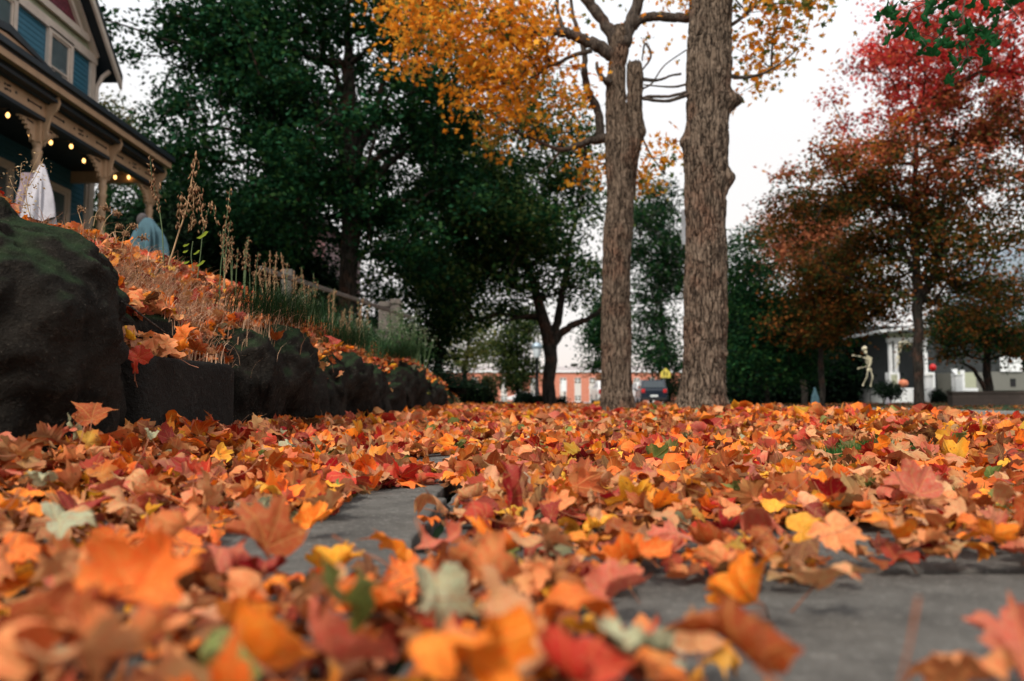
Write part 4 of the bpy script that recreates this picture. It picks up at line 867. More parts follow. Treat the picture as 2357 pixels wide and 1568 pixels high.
def lowlimb():
    r = [o for o in bpy.data.objects if o.get('label', '').startswith('dark green tree behind the white porch')][0]; mb = MB(); limb(mb, [(2272,905,12),(2258,880,10),(2240,850,8),(2215,835,5)], 36); mb.build('limb', M_BARKD, r)
lowlimb()
tree('leafy_tree', 'brownish green tree top showing above the blue house porch roof', None, 34, [(240,290,60,50),(280,340,60,60),(210,330,60,60),(330,400,60,60)], 2.5, [(250,640,20),(250,400,12)], 50, 7500, .2, [(.07, .08, .03), (.12, .10, .04), (.03, .06, .025)], group=BG, seed=14, fork=560, sig=.7)
tree('leafy_tree', 'dark green tree seen through the porch of the blue house', None, 28, [(330,520,80,90),(420,430,90,110,1.1),(250,530,60,60,.8),(420,560,110,80),(200,560,60,60)], 2.5, [(380,700,24),(390,500,14)], 110, 15000, .18, DKG, group=BG, seed=15, fork=640, sig=.6, gap=.1)
tree('leafy_tree', 'very dark tree crown filling the space between porch and big green tree', None, 25, [(560,560,130,70),(680,600,90,60),(600,480,120,60)], 2, [(640,730,18),(640,600,12)], 90, 13000, .17, DKG, group=BG, seed=16, fork=660, sig=.55, gap=.2)
# dark hedge masses and shrubs
def shrub(label, ells, Y, n, size, pal, seed, dY=.6, name='shrub', group='shrubs in the background', stems=True, sig=.16):
    rs = np.random.RandomState(seed); T = crown_targets(ells, Y, dY, max(14, n//70), rs, -5); c = T.mean(0); zb = float(gz(c[0], c[1]))
    root = empty(name, (c[0], c[1], zb), label, 'shrub', group); mb = MB()
    for t in T[::2]: mb.tube([(c[0]+(t[0]-c[0])*.25, c[1]+(t[1]-c[1])*.25, zb-.02), (c+t)/2+np.array((0, 0, .0)), t], [.02, .014, .006], 5)
    mb.build('stems', M_BARKD, root); k = rs.choice(len(T), n); pos = T[k]+rs.normal(0, sig, (n, 3)); pos[:, 2] = np.maximum(pos[:, 2], zb+.03)
    leafmesh('foliage', pos, rs.uniform(.6, 1.3, n)*size, colmix(n, rs, pal), rs, M_FOL, root); return root
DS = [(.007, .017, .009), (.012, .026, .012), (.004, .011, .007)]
shrub('dark low yew at the far end of the boulder wall', [(1040,900,45,28),(1010,890,40,30)], 17, 5000, .07, DS, 1)
shrub('dark rounded bush just past the boulder wall, left of the lamp', [(1090,915,38,18),(1075,900,28,16)], 24, 3600, .09, DS+[(.03, .06, .02)], 2)
shrub('black green clipped bush in front of the white car', [(1205,918,26,12)], 44, 2500, .11, DS, 3, sig=.12)
shrub('low bush at the left foot of the forked street tree', [(1235,925,22,9)], 30, 1800, .09, DS, 4, sig=.1)
shrub('low bush at the right foot of the forked street tree', [(1290,930,18,8)], 30, 1500, .09, DS, 5, sig=.1)
shrub('brown green bush under the small multi stemmed tree', [(1115,905,28,20),(1130,880,20,20)], 38, 2600, .12, [(.06, .07, .025), (.10, .08, .03), (.03, .045, .02)], 6)
shrub('narrow tan tree shaped bush before the brick wall windows', [(1383,905,14,26),(1383,890,9,26)], 95, 1800, .20, [(.20, .10, .045), (.15, .09, .03)], 7, sig=.25)
shrub('tan bush against the brick wall just left of the twin stemmed trunk', [(1455,900,11,24)], 95, 1200, .20, [(.22, .12, .05), (.17, .10, .035)], 8, sig=.25)
shrub('dark bush behind the dark parked car', [(1545,893,50,22)], 77, 3600, .20, DS+[(.03, .05, .02)], 9, dY=1.5, sig=.4)
k = 10
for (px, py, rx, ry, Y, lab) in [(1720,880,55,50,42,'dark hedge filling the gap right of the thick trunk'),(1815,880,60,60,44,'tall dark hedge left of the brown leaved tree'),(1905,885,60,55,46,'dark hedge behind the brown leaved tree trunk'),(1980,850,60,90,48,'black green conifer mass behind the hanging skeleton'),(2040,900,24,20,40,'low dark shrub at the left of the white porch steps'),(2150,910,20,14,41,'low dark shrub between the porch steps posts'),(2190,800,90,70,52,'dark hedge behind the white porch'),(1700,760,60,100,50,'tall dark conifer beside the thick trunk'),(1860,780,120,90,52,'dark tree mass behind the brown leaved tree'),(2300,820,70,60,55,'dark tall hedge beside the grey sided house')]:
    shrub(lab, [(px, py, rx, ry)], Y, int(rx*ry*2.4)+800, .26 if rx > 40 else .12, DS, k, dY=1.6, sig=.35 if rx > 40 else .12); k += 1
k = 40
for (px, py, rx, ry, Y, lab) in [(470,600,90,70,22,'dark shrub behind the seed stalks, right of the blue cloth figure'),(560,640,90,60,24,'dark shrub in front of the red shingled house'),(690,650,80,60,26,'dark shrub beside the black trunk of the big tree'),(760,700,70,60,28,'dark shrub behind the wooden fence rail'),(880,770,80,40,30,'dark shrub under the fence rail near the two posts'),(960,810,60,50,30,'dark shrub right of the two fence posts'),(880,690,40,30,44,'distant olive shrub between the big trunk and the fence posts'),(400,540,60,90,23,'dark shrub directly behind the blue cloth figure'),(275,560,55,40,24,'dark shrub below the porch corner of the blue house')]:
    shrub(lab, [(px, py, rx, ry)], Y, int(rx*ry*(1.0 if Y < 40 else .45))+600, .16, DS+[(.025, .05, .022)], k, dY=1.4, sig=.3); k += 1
# near hanging branch of green maple leaves, upper right
def near_branch():
    Y = 3.9; rs = np.random.RandomState(3); c = P(2240, -60, Y); root = empty('maple_branch', c, 'green maple branch hanging into the upper right corner, in front of the red tree', 'branch'); mb = MB()
    tw = [[(2225,-80,7),(2222,-10,6),(2215,40,5),(2222,85,4),(2228,130,2.5)], [(2216,35,4),(2190,60,3),(2170,75,2)], [(2222,-20,4),(2150,0,3),(2090,25,2),(2060,45,2)], [(2225,-40,4),(2300,-5,3),(2345,40,2)], [(2222,60,3),(2260,70,2),(2300,80,1.5)], [(2150,-5,3),(2120,40,2),(2110,80,1.5)]]
    ends = []
    for i, pts in enumerate(tw): C = limb(mb, pts, Y, n=6, seed=i); ends += [C[j, :3] for j in range(2, len(C), 2)]
    mb.build('twigs', M_LIMB, root); ends = np.array(ends)
    T = np.array([(0, 0, .05)]+[(x*.55, y*.55, -.10*abs(x)) for x, y in STAR])
    posl = [(2048,75),(2065,20),(2100,50),(2110,85),(2135,25),(2140,110),(2170,60),(2165,95),(2185,25),(2200,100),(2205,150),(2240,95),(2245,60),(2255,120),(2275,95),(2190,125),(2220,150),(2262,30),(2300,20),(2322,30),(2290,60),(2230,20),(2215,70),(2085,5),(2150,70),(2330,5),(2270,65),(2170,10),(2125,60),(2050,-10),(2195,165),(2250,150)]
    P0 = np.array([P(x+rs.uniform(-6, 6), y+rs.uniform(-6, 6), Y+rs.uniform(-.25, .3)) for x, y in posl for _ in (0, 1)]); P0 += rs.normal(0, .035, P0.shape); n = len(P0)
    Rm = rotm(np.full(n, 1.15)+rs.normal(0, .5, n), rs.normal(0, .5, n), rs.normal(0, .6, n)+3.14); tp = [leaf_template(random.Random(i), 2) for i in range(5)]
    Vs, Fs, off = [], [], 0
    for i in range(n):
        t = tp[i % 5]; V = t[0]@Rm[i].T*rs.uniform(.075, .115)+P0[i]; Vs.append(V); Fs.append(t[1]+off); off += len(V)
    V = np.concatenate(Vs); npmesh('leaves', V, np.concatenate(Fs), M_FOL, root, np.tile([(.012, .07, .02)], (len(V), 1))*rs.uniform(.8, 1.3, (len(V), 1)))
    mb = MB()
    for i in range(n): j = int(np.argmin(np.linalg.norm(ends-P0[i], axis=1))); mb.tube([ends[j], (ends[j]+P0[i])/2+np.array((0, 0, .01)), P0[i]], .0018, 4)
    mb.build('leaf_stalks', M_LIMB, root)
near_branch()
# ------------------------------------------------------------------ boulders, block
# twig lying over the near boulder
MB().tube([P(248,655,2.3), P(270,690,2.2), P(300,705,2.1), P(345,740,2.3), P(380,765,2.5)], [.004, .004, .003, .003, .002], 5).build('twig', M_LIMB, loc=P(300, 700, 2.1))
tag(bpy.data.objects['twig'], 'thin dark bare twig lying across the bank behind the nearest boulder', 'twig')
# ------------------------------------------------------------------ seed stalks, wild flowers
def uniq_order(n, words): return [words[min(i, len(words)-1)] for i in range(n)]
M_STALK = plain('dry_stalk', (.34, .22, .11), .7, .3, 30, 0); M_GSTALK = plain('green_stalk', (.07, .11, .04), .6, .3, 30, 0)
SEEDC = [(.24, .13, .07), (.34, .20, .11), (.17, .10, .05)]
def spikes(root, C, rs, n, size, spread, f0=.45):
    k = (f0+(1-f0)*rs.uniform(0, 1, n)); idx = (k*(len(C)-1)).astype(int); pos = C[idx, :3]+rs.normal(0, spread, (n, 3))
    T = np.array([(0, 0, .5), (.16, 0, 0), (0, .16, 0), (-.16, 0, 0), (0, -.16, 0), (0, 0, -.5)]); f = np.array([(0, 1, 2), (0, 2, 3), (0, 3, 4), (0, 4, 1), (5, 2, 1), (5, 3, 2), (5, 4, 3), (5, 1, 4)])
    Rm = rotm(rs.normal(0, .35, n), rs.normal(0, .35, n), rs.uniform(0, 6, n)); V = np.einsum('nij,kj->nki', Rm, T)*rs.uniform(.7, 1.3, (n, 1, 1))*size+pos[:, None]
    npmesh('seed_head', V.reshape(-1, 3), (f[None]+(np.arange(n)*6)[:, None, None]).reshape(-1, 3), M_GRASS, root, np.repeat(colmix(n, rs, SEEDC, v=.4), 6, 0))
def stalk(label, pts, Y, nseed=60, size=.022, spread=.008, mat=None, seed=0, f0=.45, branches=(), name='seed_stalk', group='dry seed stalks on the bank'):
    rs = np.random.RandomState(seed); b = P(pts[0][0], pts[0][1], Y); root = empty(name, b, label, 'plant', group); mb = MB(); C = limb(mb, pts, Y, n=5, seed=seed); spikes(root, C, rs, nseed, size, spread, f0)
    for br in branches: Cb = limb(mb, br, Y, n=5, seed=seed+1); spikes(root, Cb, rs, nseed//2, size, spread, .25)
    mb.build('stem', mat or M_STALK, root); return root
stalk('tallest tan seed stalk, thick and leaning right, in front of the dark tree', [(388,610,4),(410,540,3.6),(432,470,3.2),(442,410,2.8),(452,358,2)], 3.3, 70, .026, .008, seed=1, f0=.42, branches=[[(436,450,2),(452,430,1.5),(462,470,1.5),(468,520,1)], [(434,470,2),(422,455,1.5),(414,480,1),(412,530,1)], [(440,420,2),(446,470,1.5),(440,530,1)]])
stalk('thin dark seed stalk drooping beside the last porch column', [(376,600,3),(374,540,2.5),(366,480,2.2),(352,420,1.8),(345,360,1.4)], 3.2, 60, .022, .007, mat=M_GSTALK, seed=2, f0=.5)
stalk('green seed stalk with narrow heads right of the tallest tan one', [(505,690,2.6),(508,620,2.2),(520,520,2),(530,430,1.5)], 3.8, 45, .022, .007, mat=M_GSTALK, seed=3, f0=.55)
stalk('arching green stalk with sparse heads between the two tall stalks', [(455,640,2.4),(462,580,2),(468,530,1.8),(486,470,1.4),(500,520,1)], 3.6, 40, .022, .008, mat=M_GSTALK, seed=4, f0=.5)
def stalks():
    rs = np.random.RandomState(17); xs = np.sort(np.r_[rs.uniform(505, 700, 30), rs.uniform(690, 860, 26)]); cnt = {}; n = len(xs)
    for i, x in enumerate(xs):
        Y = 3.9+(x-505)/355*4.6+rs.uniform(-.3, .4); base_y = 640+(x-505)*.52+rs.uniform(0, 25); h = rs.uniform(70, 150)*(1 if x < 700 else .95)
        ln = rs.normal(0, 10); lean = 'leaning left' if ln < -5 else ('leaning right' if ln > 5 else 'upright'); sz = 'tall' if h > 115 else 'short'
        zone = 'above dry straw' if x < 600 else ('by near fence post' if x < 700 else 'before big black trunk' if x < 810 else 'before paired fence posts')
        cnt[zone] = cnt.get(zone, -1)+1
        stalk(f'{sz} seed stalk {lean}, {zone}, {["first","second","third","fourth","fifth","sixth","seventh","eighth","ninth","tenth","eleventh","twelfth","thirteenth","fourteenth","fifteenth"][min(14, cnt[zone])]} from left', [(x, base_y, 2.0), (x+ln*.3, base_y-h*.5, 1.8), (x+ln, base_y-h, 1.2)], Y, 26, .020*(Y/4.5)**.5, .006*(Y/4)**.5, mat=M_GSTALK if rs.uniform() < .6 else M_STALK, seed=100+i, f0=.6)
stalks()
def fluffy():   # short foxtail grass heads behind the near boulder
    rs = np.random.RandomState(6)
    for i, (x, y, tx, ty, lab) in enumerate([(215,520,235,478,'foxtail grass with a pale head leaning right, before the porch column'),(230,540,262,490,'foxtail grass arching right above the orange leaves'),(190,520,180,480,'small upright foxtail left of the porch column base'),(245,550,282,535,'low pale foxtail bent almost flat'),(268,560,268,520,'single upright foxtail left of the blue cloth figure'),(280,570,300,520,'foxtail leaning over the blue cloth figure'),(205,515,225,500,'short foxtail at the base of the porch column'),(300,580,322,545,'foxtail in front of the blue cloth figure')]):
        stalk(lab, [(x,y,2),((x+tx)/2-3,(y+ty)/2-8,1.6),(tx,ty,1.2),(tx+14,ty+4,1)], 2.9, 60, .012, .005, seed=300+i, f0=.72, name='foxtail_grass', group='foxtail grasses on the bank')
fluffy()
def thin_weed():
    Y = 2.7; root = empty('wild_weed', P(60, 500, Y), 'sprawling weed with tiny round seed pods in front of the first porch column', 'plant'); mb = MB(); rs = np.random.RandomState(2); C = []
    for pts in [[(70,500,2.5),(60,450,2),(70,400,1.5),(95,350,1)], [(60,470,2),(35,440,1.5),(22,410,1)], [(62,450,2),(48,410,1.4),(50,375,1)], [(66,430,1.6),(85,400,1.2),(100,365,1)], [(60,480,2),(30,470,1.4),(12,480,1)]]: C.append(limb(mb, pts, Y, n=5))
    mb.build('stem', M_STALK, root); C = np.concatenate(C); pos = C[rs.choice(len(C), 160), :3]+rs.normal(0, .018, (160, 3)); leafmesh('pods', pos, np.full(160, .012), colmix(160, rs, [(.35, .24, .12), (.45, .36, .22)]), rs, M_GRASS, root)
thin_weed()
def yellow_shoot():
    Y = 3.3; root = empty('young_shoot', P(445, 620, Y), 'young shoot with a bright yellow green leaf beside the tallest seed stalk', 'plant'); mb = MB(); limb(mb, [(445,625,2.2),(440,590,2),(444,555,1.8)], Y, n=5); mb.build('stem', M_GSTALK, root); rs = np.random.RandomState(3)
    pts = [(452,548,.05,0), (436,560,.028,1), (434,575,.025,1), (444,585,.03,0), (437,600,.028,1), (450,612,.04,0)]
    T = np.array([(0, 0, 0), (.3, 0, .05), (.75, 0, .22), (1, 0, .05), (.3, 0, -.22), (.75, 0, -.16), (0.6, .06, .02)])
    V, Fq = [], []
    for x, y, s, fl in pts:
        q = T.copy(); q[:, 0] *= -1 if fl else 1; o_ = len(V); V += [P(x, y, Y)+v*s*1.0*np.array((1, 1, 1))+np.array((0, 0, v[0]*s*.5)) for v in q]; Fq += [(o_+a, o_+b, o_+6) for a, b in ((0, 1), (1, 2), (2, 3), (3, 5), (5, 4), (4, 0))]
    npmesh('leaves', V, np.array(Fq), M_FOLB, root, np.tile([(.25, .33, .04)], (len(V), 1)))
yellow_shoot()
def flowers():
    rs = np.random.RandomState(8); L = ['first', 'second', 'third', 'fourth', 'fifth', 'sixth', 'seventh', 'eighth', 'ninth', 'tenth', 'eleventh', 'twelfth']
    for i, (x, y, Y) in enumerate([(650,720,6.5),(690,740,7),(735,760,7.5),(780,770,8),(820,770,8),(870,780,8.6),(905,760,8.8),(935,770,9),(955,785,9.4),(975,800,10),(920,735,9.2),(700,700,7.5)]):
        root = empty('wildflower', P(x, y+45, Y), f'wildflower with clusters of tiny pale blooms, {L[i]} along the bank before the fence', 'plant', 'wildflowers by the fence'); mb = MB(); E = []
        for k in range(7):
            dx = rs.normal(0, 16); C = limb(mb, [(x+dx*.2, y+50, 2.0), (x+dx*.6, y+10, 1.4), (x+dx, y-rs.uniform(10, 45), 1.0)], Y, n=4, seed=k); E.append(C[-1, :3]); E.append(C[-4, :3])
        mb.build('stem', M_GSTALK, root); E = np.array(E); n = 220; pos = E[rs.choice(len(E), n)]+rs.normal(0, .03, (n, 3))*(1, 1, .5)
        leafmesh('blooms', pos, rs.uniform(.008, .018, n), colmix(n, rs, [(.40, .42, .34), (.28, .30, .20), (.20, .26, .12)]), rs, M_GRASS, root)
        pos = E[rs.choice(len(E), n)]+rs.normal(0, .06, (n, 3))-np.array((0, 0, .12)); leafmesh('leaves', pos, rs.uniform(.02, .05, n), colmix(n, rs, [(.03, .08, .03), (.05, .12, .04)]), rs, M_FOL, root, quad_asp=.3)
flowers()
# ------------------------------------------------------------------ wooden rail fence
M_WOOD = plain('weathered_wood', (.11, .095, .08), .85, .3, 12, .5, 50)
def fence():
    A = P(600, 618, 8.4); B = P(945, 730, 13.5); root = empty('rail_fence', (A[0], A[1], gz(A[0], A[1])), 'weathered wooden rail fence running down the bank behind the weeds', 'fence')
    MB().beam(A, B, .04, .055).build('rail', M_WOOD, root, bevel=.006)
    A2, B2 = A-np.array((0, 0, .38)), B-np.array((0, 0, .36)); MB().beam(A2, B2, .04, .055).build('rail', M_WOOD, root, bevel=.006)
    for px, py, Y, w_ in ((670, 622, 9.15, .13), (892, 696, 12.4, .17), (917, 690, 12.9, .17)):
        t = P(px, py, Y); zb = float(gz(t[0], t[1])); m = MB(); t[0] -= .06; m.box((t[0]-w_/2, Y+.03, zb-.1), (t[0]+w_/2, Y+.03+w_, t[2]-.10)); m.box((t[0]-w_*.38, Y+.03+w_*.12, t[2]-.10), (t[0]+w_*.38, Y+.03+w_*.88, t[2]-.06)); m.box((t[0]-w_/2, Y+.03, t[2]-.06), (t[0]+w_/2, Y+.03+w_, t[2]+.02)); m.build('post', M_WOOD, root, bevel=.01)
fence()
# ------------------------------------------------------------------ blue Victorian house
def house():
    XE, XB, XW, XC = -7.0, -7.30, -8.95, -7.42
    E = PX(395, 375, XE); YE = E[1]; ze = E[2]; C1 = PX(215, 132, XW); YC = C1[1]; zt = C1[2]
    top = PX(169, 0, XW); slope = (top[2]-zt)/(YC-top[1]); YN = YC-8.2; YR_ = (YC+YN)/2; zr = zt+slope*(YC-YR_)
    fz = 2.0; g = float(gz(-8, 15))
    root = empty('victorian_house', (XW, YC, g), 'blue sided Victorian house with maroon shingled gable and cream porch, upper left', 'house')
    w_ = MB(); w_.box((XW-8, YN, g-.3), (XW, YC, zt)); w_.build('wall', M_TEAL, root)
    # gable
    gb = MB(); gb.prism([(XW+.004, YN, zt+.0), (XW+.004, YC, zt), (XW+.004, YR_, zr)], (-8, 0, 0)); gb.build('gable', M_SAGE, root)
    q_ = PX(176, 66, XW); ys, zs_ = q_[1], q_[2]; yn = 2*YR_-ys; sh = MB(); sh.prism([(XW+.012, yn, zs_), (XW+.012, ys, zs_), (XW+.012, YR_, zs_+slope*(ys-YR_))], (.03, 0, 0)); sh.build('gable_shingles', M_SHING, root)
    tr = MB(); tr.box((XW+.002, YN-.05, zt-.16), (XW+.07, YC+.05, zt+.02)); tr.box((XW+.045, yn-.35, zs_-.13), (XW+.10, ys+.35, zs_+.01))
    for s in (1, -1):
        y0 = YC if s > 0 else YN; ya = YR_
        tr.beam((XW+.05, (ys if s > 0 else yn)+s*.05, zs_-.02), (XW+.05, ya, zs_+slope*(ys-YR_)+.03), .08, .11, up=(1, 0, 0)); tr.beam((XW+.04, y0, zt+.0), (XW+.04, ya, zr-.02), .08, .16, up=(1, 0, 0))
    tr.box((XW+.002, YC-.16, g), (XW+.05, YC+.03, zt-.16)); tr.build('trim', M_PALE, root)
    # main roof with overhang and bargeboards
    XO = XW+.35; Oh = float(PX(277, 168, XO)[1])-YC; rf = MB(); dk = MB(); bb = MB()
    for s in (1, -1):
        y0 = YC if s > 0 else YN; yo = y0+s*Oh; zo = zt-slope*Oh
        rf.prism([(XO, yo, zo+.10), (XO, YR_, zr+.10), (XO, YR_, zr+.26), (XO, yo, zo+.24)], (-9, 0, 0))
        bb.prism([(XO+.003, yo, zo-.06), (XO+.003, YR_, zr-.06), (XO+.003, YR_, zr+.12), (XO+.003, yo, zo+.12)], (.05, 0, 0))
        dk.prism([(XO+.05, yo+s*.02, zo+.13), (XO+.05, YR_, zr+.13), (XO+.05, YR_, zr+.26), (XO+.05, yo+s*.02, zo+.26)], (-.06, 0, 0))
        if s > 0: dk.box((XO-.5, yo-.02, zo-.02), (XW-8, YC, zo+.09))
    rf.build('roof', M_DKTRIM, root); bb.build('bargeboard', M_PALE, root); dk.build('roof_edge', M_DKTRIM, root)
    gt = MB(); gt.tube([(XW+.25, YC+.22, zt-.22), (XW+.1, YC+.22, zt-.34), (XW+.02, YC+.14, zt-.6), (XW+.02, YC+.12, zt-3)], .05, 8); gt.build('downpipe', M_PALE, root)
    # windows of the upper wall
    def window(ya, yb, za, zb, x=XW, dark=False):
        f = MB(); t = .10
        f.box((x+.002, ya-t, za-t), (x+.07, ya, zb+t)); f.box((x+.002, yb, za-t), (x+.07, yb+t, zb+t)); f.box((x+.002, ya, zb), (x+.07, yb, zb+t)); f.box((x+.002, ya, za-t), (x+.09, yb, za))
        fo = f.build('window', M_PALE, root); s = MB(); q = .04; m = (za+zb)/2
        for a, b in (((ya, za), (ya+q, zb)), ((yb-q, za), (yb, zb)), ((ya+q, zb-q), (yb-q, zb)), ((ya+q, za), (yb-q, za+q)), ((ya+q, m-q/2), (yb-q, m+q/2))): s.box((x+.004, a[0], a[1]), (x+.045, b[0], b[1]))
        s.build('sash', M_PALE, fo); MB().box((x+.003, ya+q, za+q), (x+.02, yb-q, zb-q)).build('pane', M_GLASS, fo)
        cu = MB(); cu.box((x+.021, ya+q+.02, za+q), (x+.024, ya+q+.02+(yb-ya)*.22, m-q)); cu.box((x+.021, yb-q-.02-(yb-ya)*.22, za+q), (x+.024, yb-q-.02, m-q)); cu.build('curtain', M_PALE, fo)
    a = PX(113, 72, XW); b = PX(157, 95, XW); c = PX(113, 160, XW); window(a[1], b[1], min(c[2], a[2]-1.3), a[2]-.02)
    yk = PX(30, 10, XW)[1]; window(yk-1.0, yk-.05, a[2]-1.3, a[2]-.02); window(yk-2.6, yk-1.7, a[2]-1.3, a[2]-.02)
    # porch
    Y0 = YE-11.0; beam_t = PX(0, 172, XB)[2]; beam_b = PX(0, 214, XB)[2]
    pr = MB(); pr.prism([(XE, Y0, ze-.02), (XE, Y0, ze+.07), (XW, Y0, ze+.62), (XW, Y0, ze+.45)], (0, YE-Y0, 0)); pr.build('porch_roof', M_ROOF, root)
    ed = MB(); ed.box((XE-.02, Y0, ze+.02), (XE+.06, YE+.04, ze+.11)); ed.build('porch_gutter', M_DKTRIM, root)
    cr_ = MB(); cr_.box((XE-.10, Y0, ze-.12), (XE-.001, YE, ze+.018)); cr_.build('porch_fascia', M_CREAM, root)
    sf = MB(); sf.box((XW+.01, Y0, beam_t+.01), (XE-.11, YE-.05, beam_t+.06)); sf.prism([(XB+.05, Y0, beam_t-.02), (XB+.05, Y0, ze-.10), (XE-.12, Y0, ze-.03), (XE-.12, Y0, ze-.09)], (0, YE-Y0-.06, 0)); sf.build('porch_ceiling', M_DKTRIM, root)
    bm = MB(); bm.box((XB-.10, Y0, beam_b+.03), (XB, YE-.1, beam_t)); bm.box((XW, YE-.2, beam_b+.03), (XB-.1, YE-.1, beam_t)); be = bm.build('frieze', M_CREAM, root)
    bd = MB(); bd.box((XB-.11, Y0, beam_b-.03), (XB+.01, YE-.09, beam_b+.028)); bd.build('frieze_rail', M_DKTRIM, root)
    PRS = []
    yC = PX(345, 430, XC)[1]; yB = PX(236, 430, XC)[1]; yA = PX(86, 330, XC)[1]; dY = (yC-yA)/2
    cols_y = [yC, yB, yA, yA-dY, yA-2*dY, yA-3*dY]
    cut = MB(); zm = (beam_t+beam_b)/2+.02
    for a_, b_ in zip(cols_y[1:], cols_y[:-1]):
        L = b_-a_; 
        for q in (.16, .84):
            cut.box((XB-.001, a_+L*q-.16, zm-.012), (XB+.004, a_+L*q+.16, zm+.012)); cut.ball((XB, a_+L*q-.16, zm), (.006, .03, .03), 8, 4); cut.ball((XB, a_+L*q+.16, zm), (.006, .03, .03), 8, 4)
        for dy, dz in ((-.2, 0), (.2, 0), (-.06, .03), (.06, -.03), (0, .03), (.05, .04), (-.05, -.04), (.0, -.03)): cut.ball((XB, a_+L*.5+dy, zm+dz), (.006, .028, .022), 8, 4)
    cut.build('frieze_cutouts', M_DARK, be)
    sqb = PX(86, 330, XC)[2]; fl = fz
    for y in cols_y:
        m = MB(); m.box((XC-.085, y-.085, sqb), (XC+.085, y+.085, beam_t)); 
        m.lathe((XC, y, fl), [(.10, 0), (.10, .16), (.075, .18), (.085, .24), (.062, .30), (.072, .8), (.062, sqb-fl-.36), (.085, sqb-fl-.30), (.055, sqb-fl-.26), (.078, sqb-fl-.16), (.078, sqb-fl-.12), (.055, sqb-fl-.09), (.085, sqb-fl+.001)], 14)
        co = m.build('column', M_CREAM, root)
        for s in (1, -1):
            pl = [(0, 0)]; W_, H_ = .44, .34; n = 13
            for i in range(n+1):
                t = i/n; px_ = W_*(1-t); pz = -H_*t**1.6; sc = .035*(1 if i % 2 else -1) if 0 < i < n else 0; pl.append((px_+sc*.5, pz-.05-sc*.5))
            m = MB(); m.prism([(XC-.025, y+s*(.087+d), beam_b-.032+zz) for d, zz in pl], (.05, 0, 0)); bo = m.build('bracket', M_CREAM, co)
            MB().beam((XC+.028, y+s*.17, beam_b-.10), (XC+.028, y+s*.34, beam_b-.09), .006, .022).build('bracket_slot', M_DARK, co)
        m = MB(); pl = [(0, .02), (.24, .14), (.27, .03), (.23, -.07), (.14, -.17), (.10, -.30), (.08, -.42), (.10, -.48), (.06, -.55), (0, -.60)]
        m.prism([(XC+.087+d*.92, y-.025, beam_t+zz-.02) for d, zz in pl], (0, .05, 0)); m.build('scroll_bracket', M_CREAM, co, bevel=.01)
    dk = MB(); dk.box((XW+.001, Y0, fz-.15), (XC+.2, YE-.1, fz)); dk.build('porch_floor', M_DKTRIM, root); MB().box((XW+.01, Y0, g-.2), (XC+.1, YE-.2, fz-.151)).build('porch_skirt', M_SAGE, root)
    # doors and windows under the porch
    for px in (15, 150):
        q = PX(px, 420, XW); 
        window(q[1]-.95, q[1], fz+.55, fz+2.35)
    m = MB(); m.box((XW+.002, YC-.12, fz), (XW+.10, YC+.05, beam_t)); m.build('corner_board', M_PALE, root)
    # small pediment on the porch roof
    ft = PX(127, 192, XE); ap = PX(20, 62, XE); yl = 2*ap[1]-ft[1]; zb = ze+.12; m = MB(); m.prism([(XE-.12, yl+.25, zb), (XE-.12, ft[1]-.25, zb), (XE-.12, ap[1], ap[2]-.20)], (-1.6, 0, 0)); ped = m.build('porch_pediment', M_SHING, root)
    m = MB(); m2 = MB()
    for s, yy in ((1, ft[1]), (-1, yl)):
        m.beam((XE-.05, yy-s*.10, zb+.0), (XE-.05, ap[1], ap[2]-.14), .09, .07, up=(1, 0, 0)); m2.prism([(XE+.02, yy, zb-.02), (XE+.02, ap[1], ap[2]-.07), (XE+.02, ap[1], ap[2]+.05), (XE+.02, yy+s*.10, zb-.02)], (-1.9, 0, 0))
    m.build('pediment_trim', M_CREAM, ped); m2.build('pediment_roof', M_DKTRIM, ped)
    # string of lit bulbs
    B = [(-60,250), (18,265), (70,312), (117,328), (164,337), (193,370), (240,395), (265,408), (296,408)]; pts = [PX(x, y, -7.75) for x, y in B]; s = empty('string_lights', pts[0], 'string of warm lit bulbs hanging under the porch roof of the blue house', 'string lights')
    wr = [];
    for a_, b_ in zip(pts[:-1], pts[1:]): wr += [a_+np.array((0, 0, .10)), (a_+b_)/2+np.array((0, 0, .06))]
    MB().tube(wr+[pts[-1]+np.array((0, 0, .10))], .008, 5).build('wire', M_BLACK, s)
    for p in pts: b_ = MB().ball(p, (.028, .028, .042), 10, 8).build('bulb', M_BULB, s); MB().lathe(p+np.array((0, 0, .045)), [(.02, 0), (.022, .05), (.012, .06)], 8).build('socket', M_BLACK, s)
    return root
house()
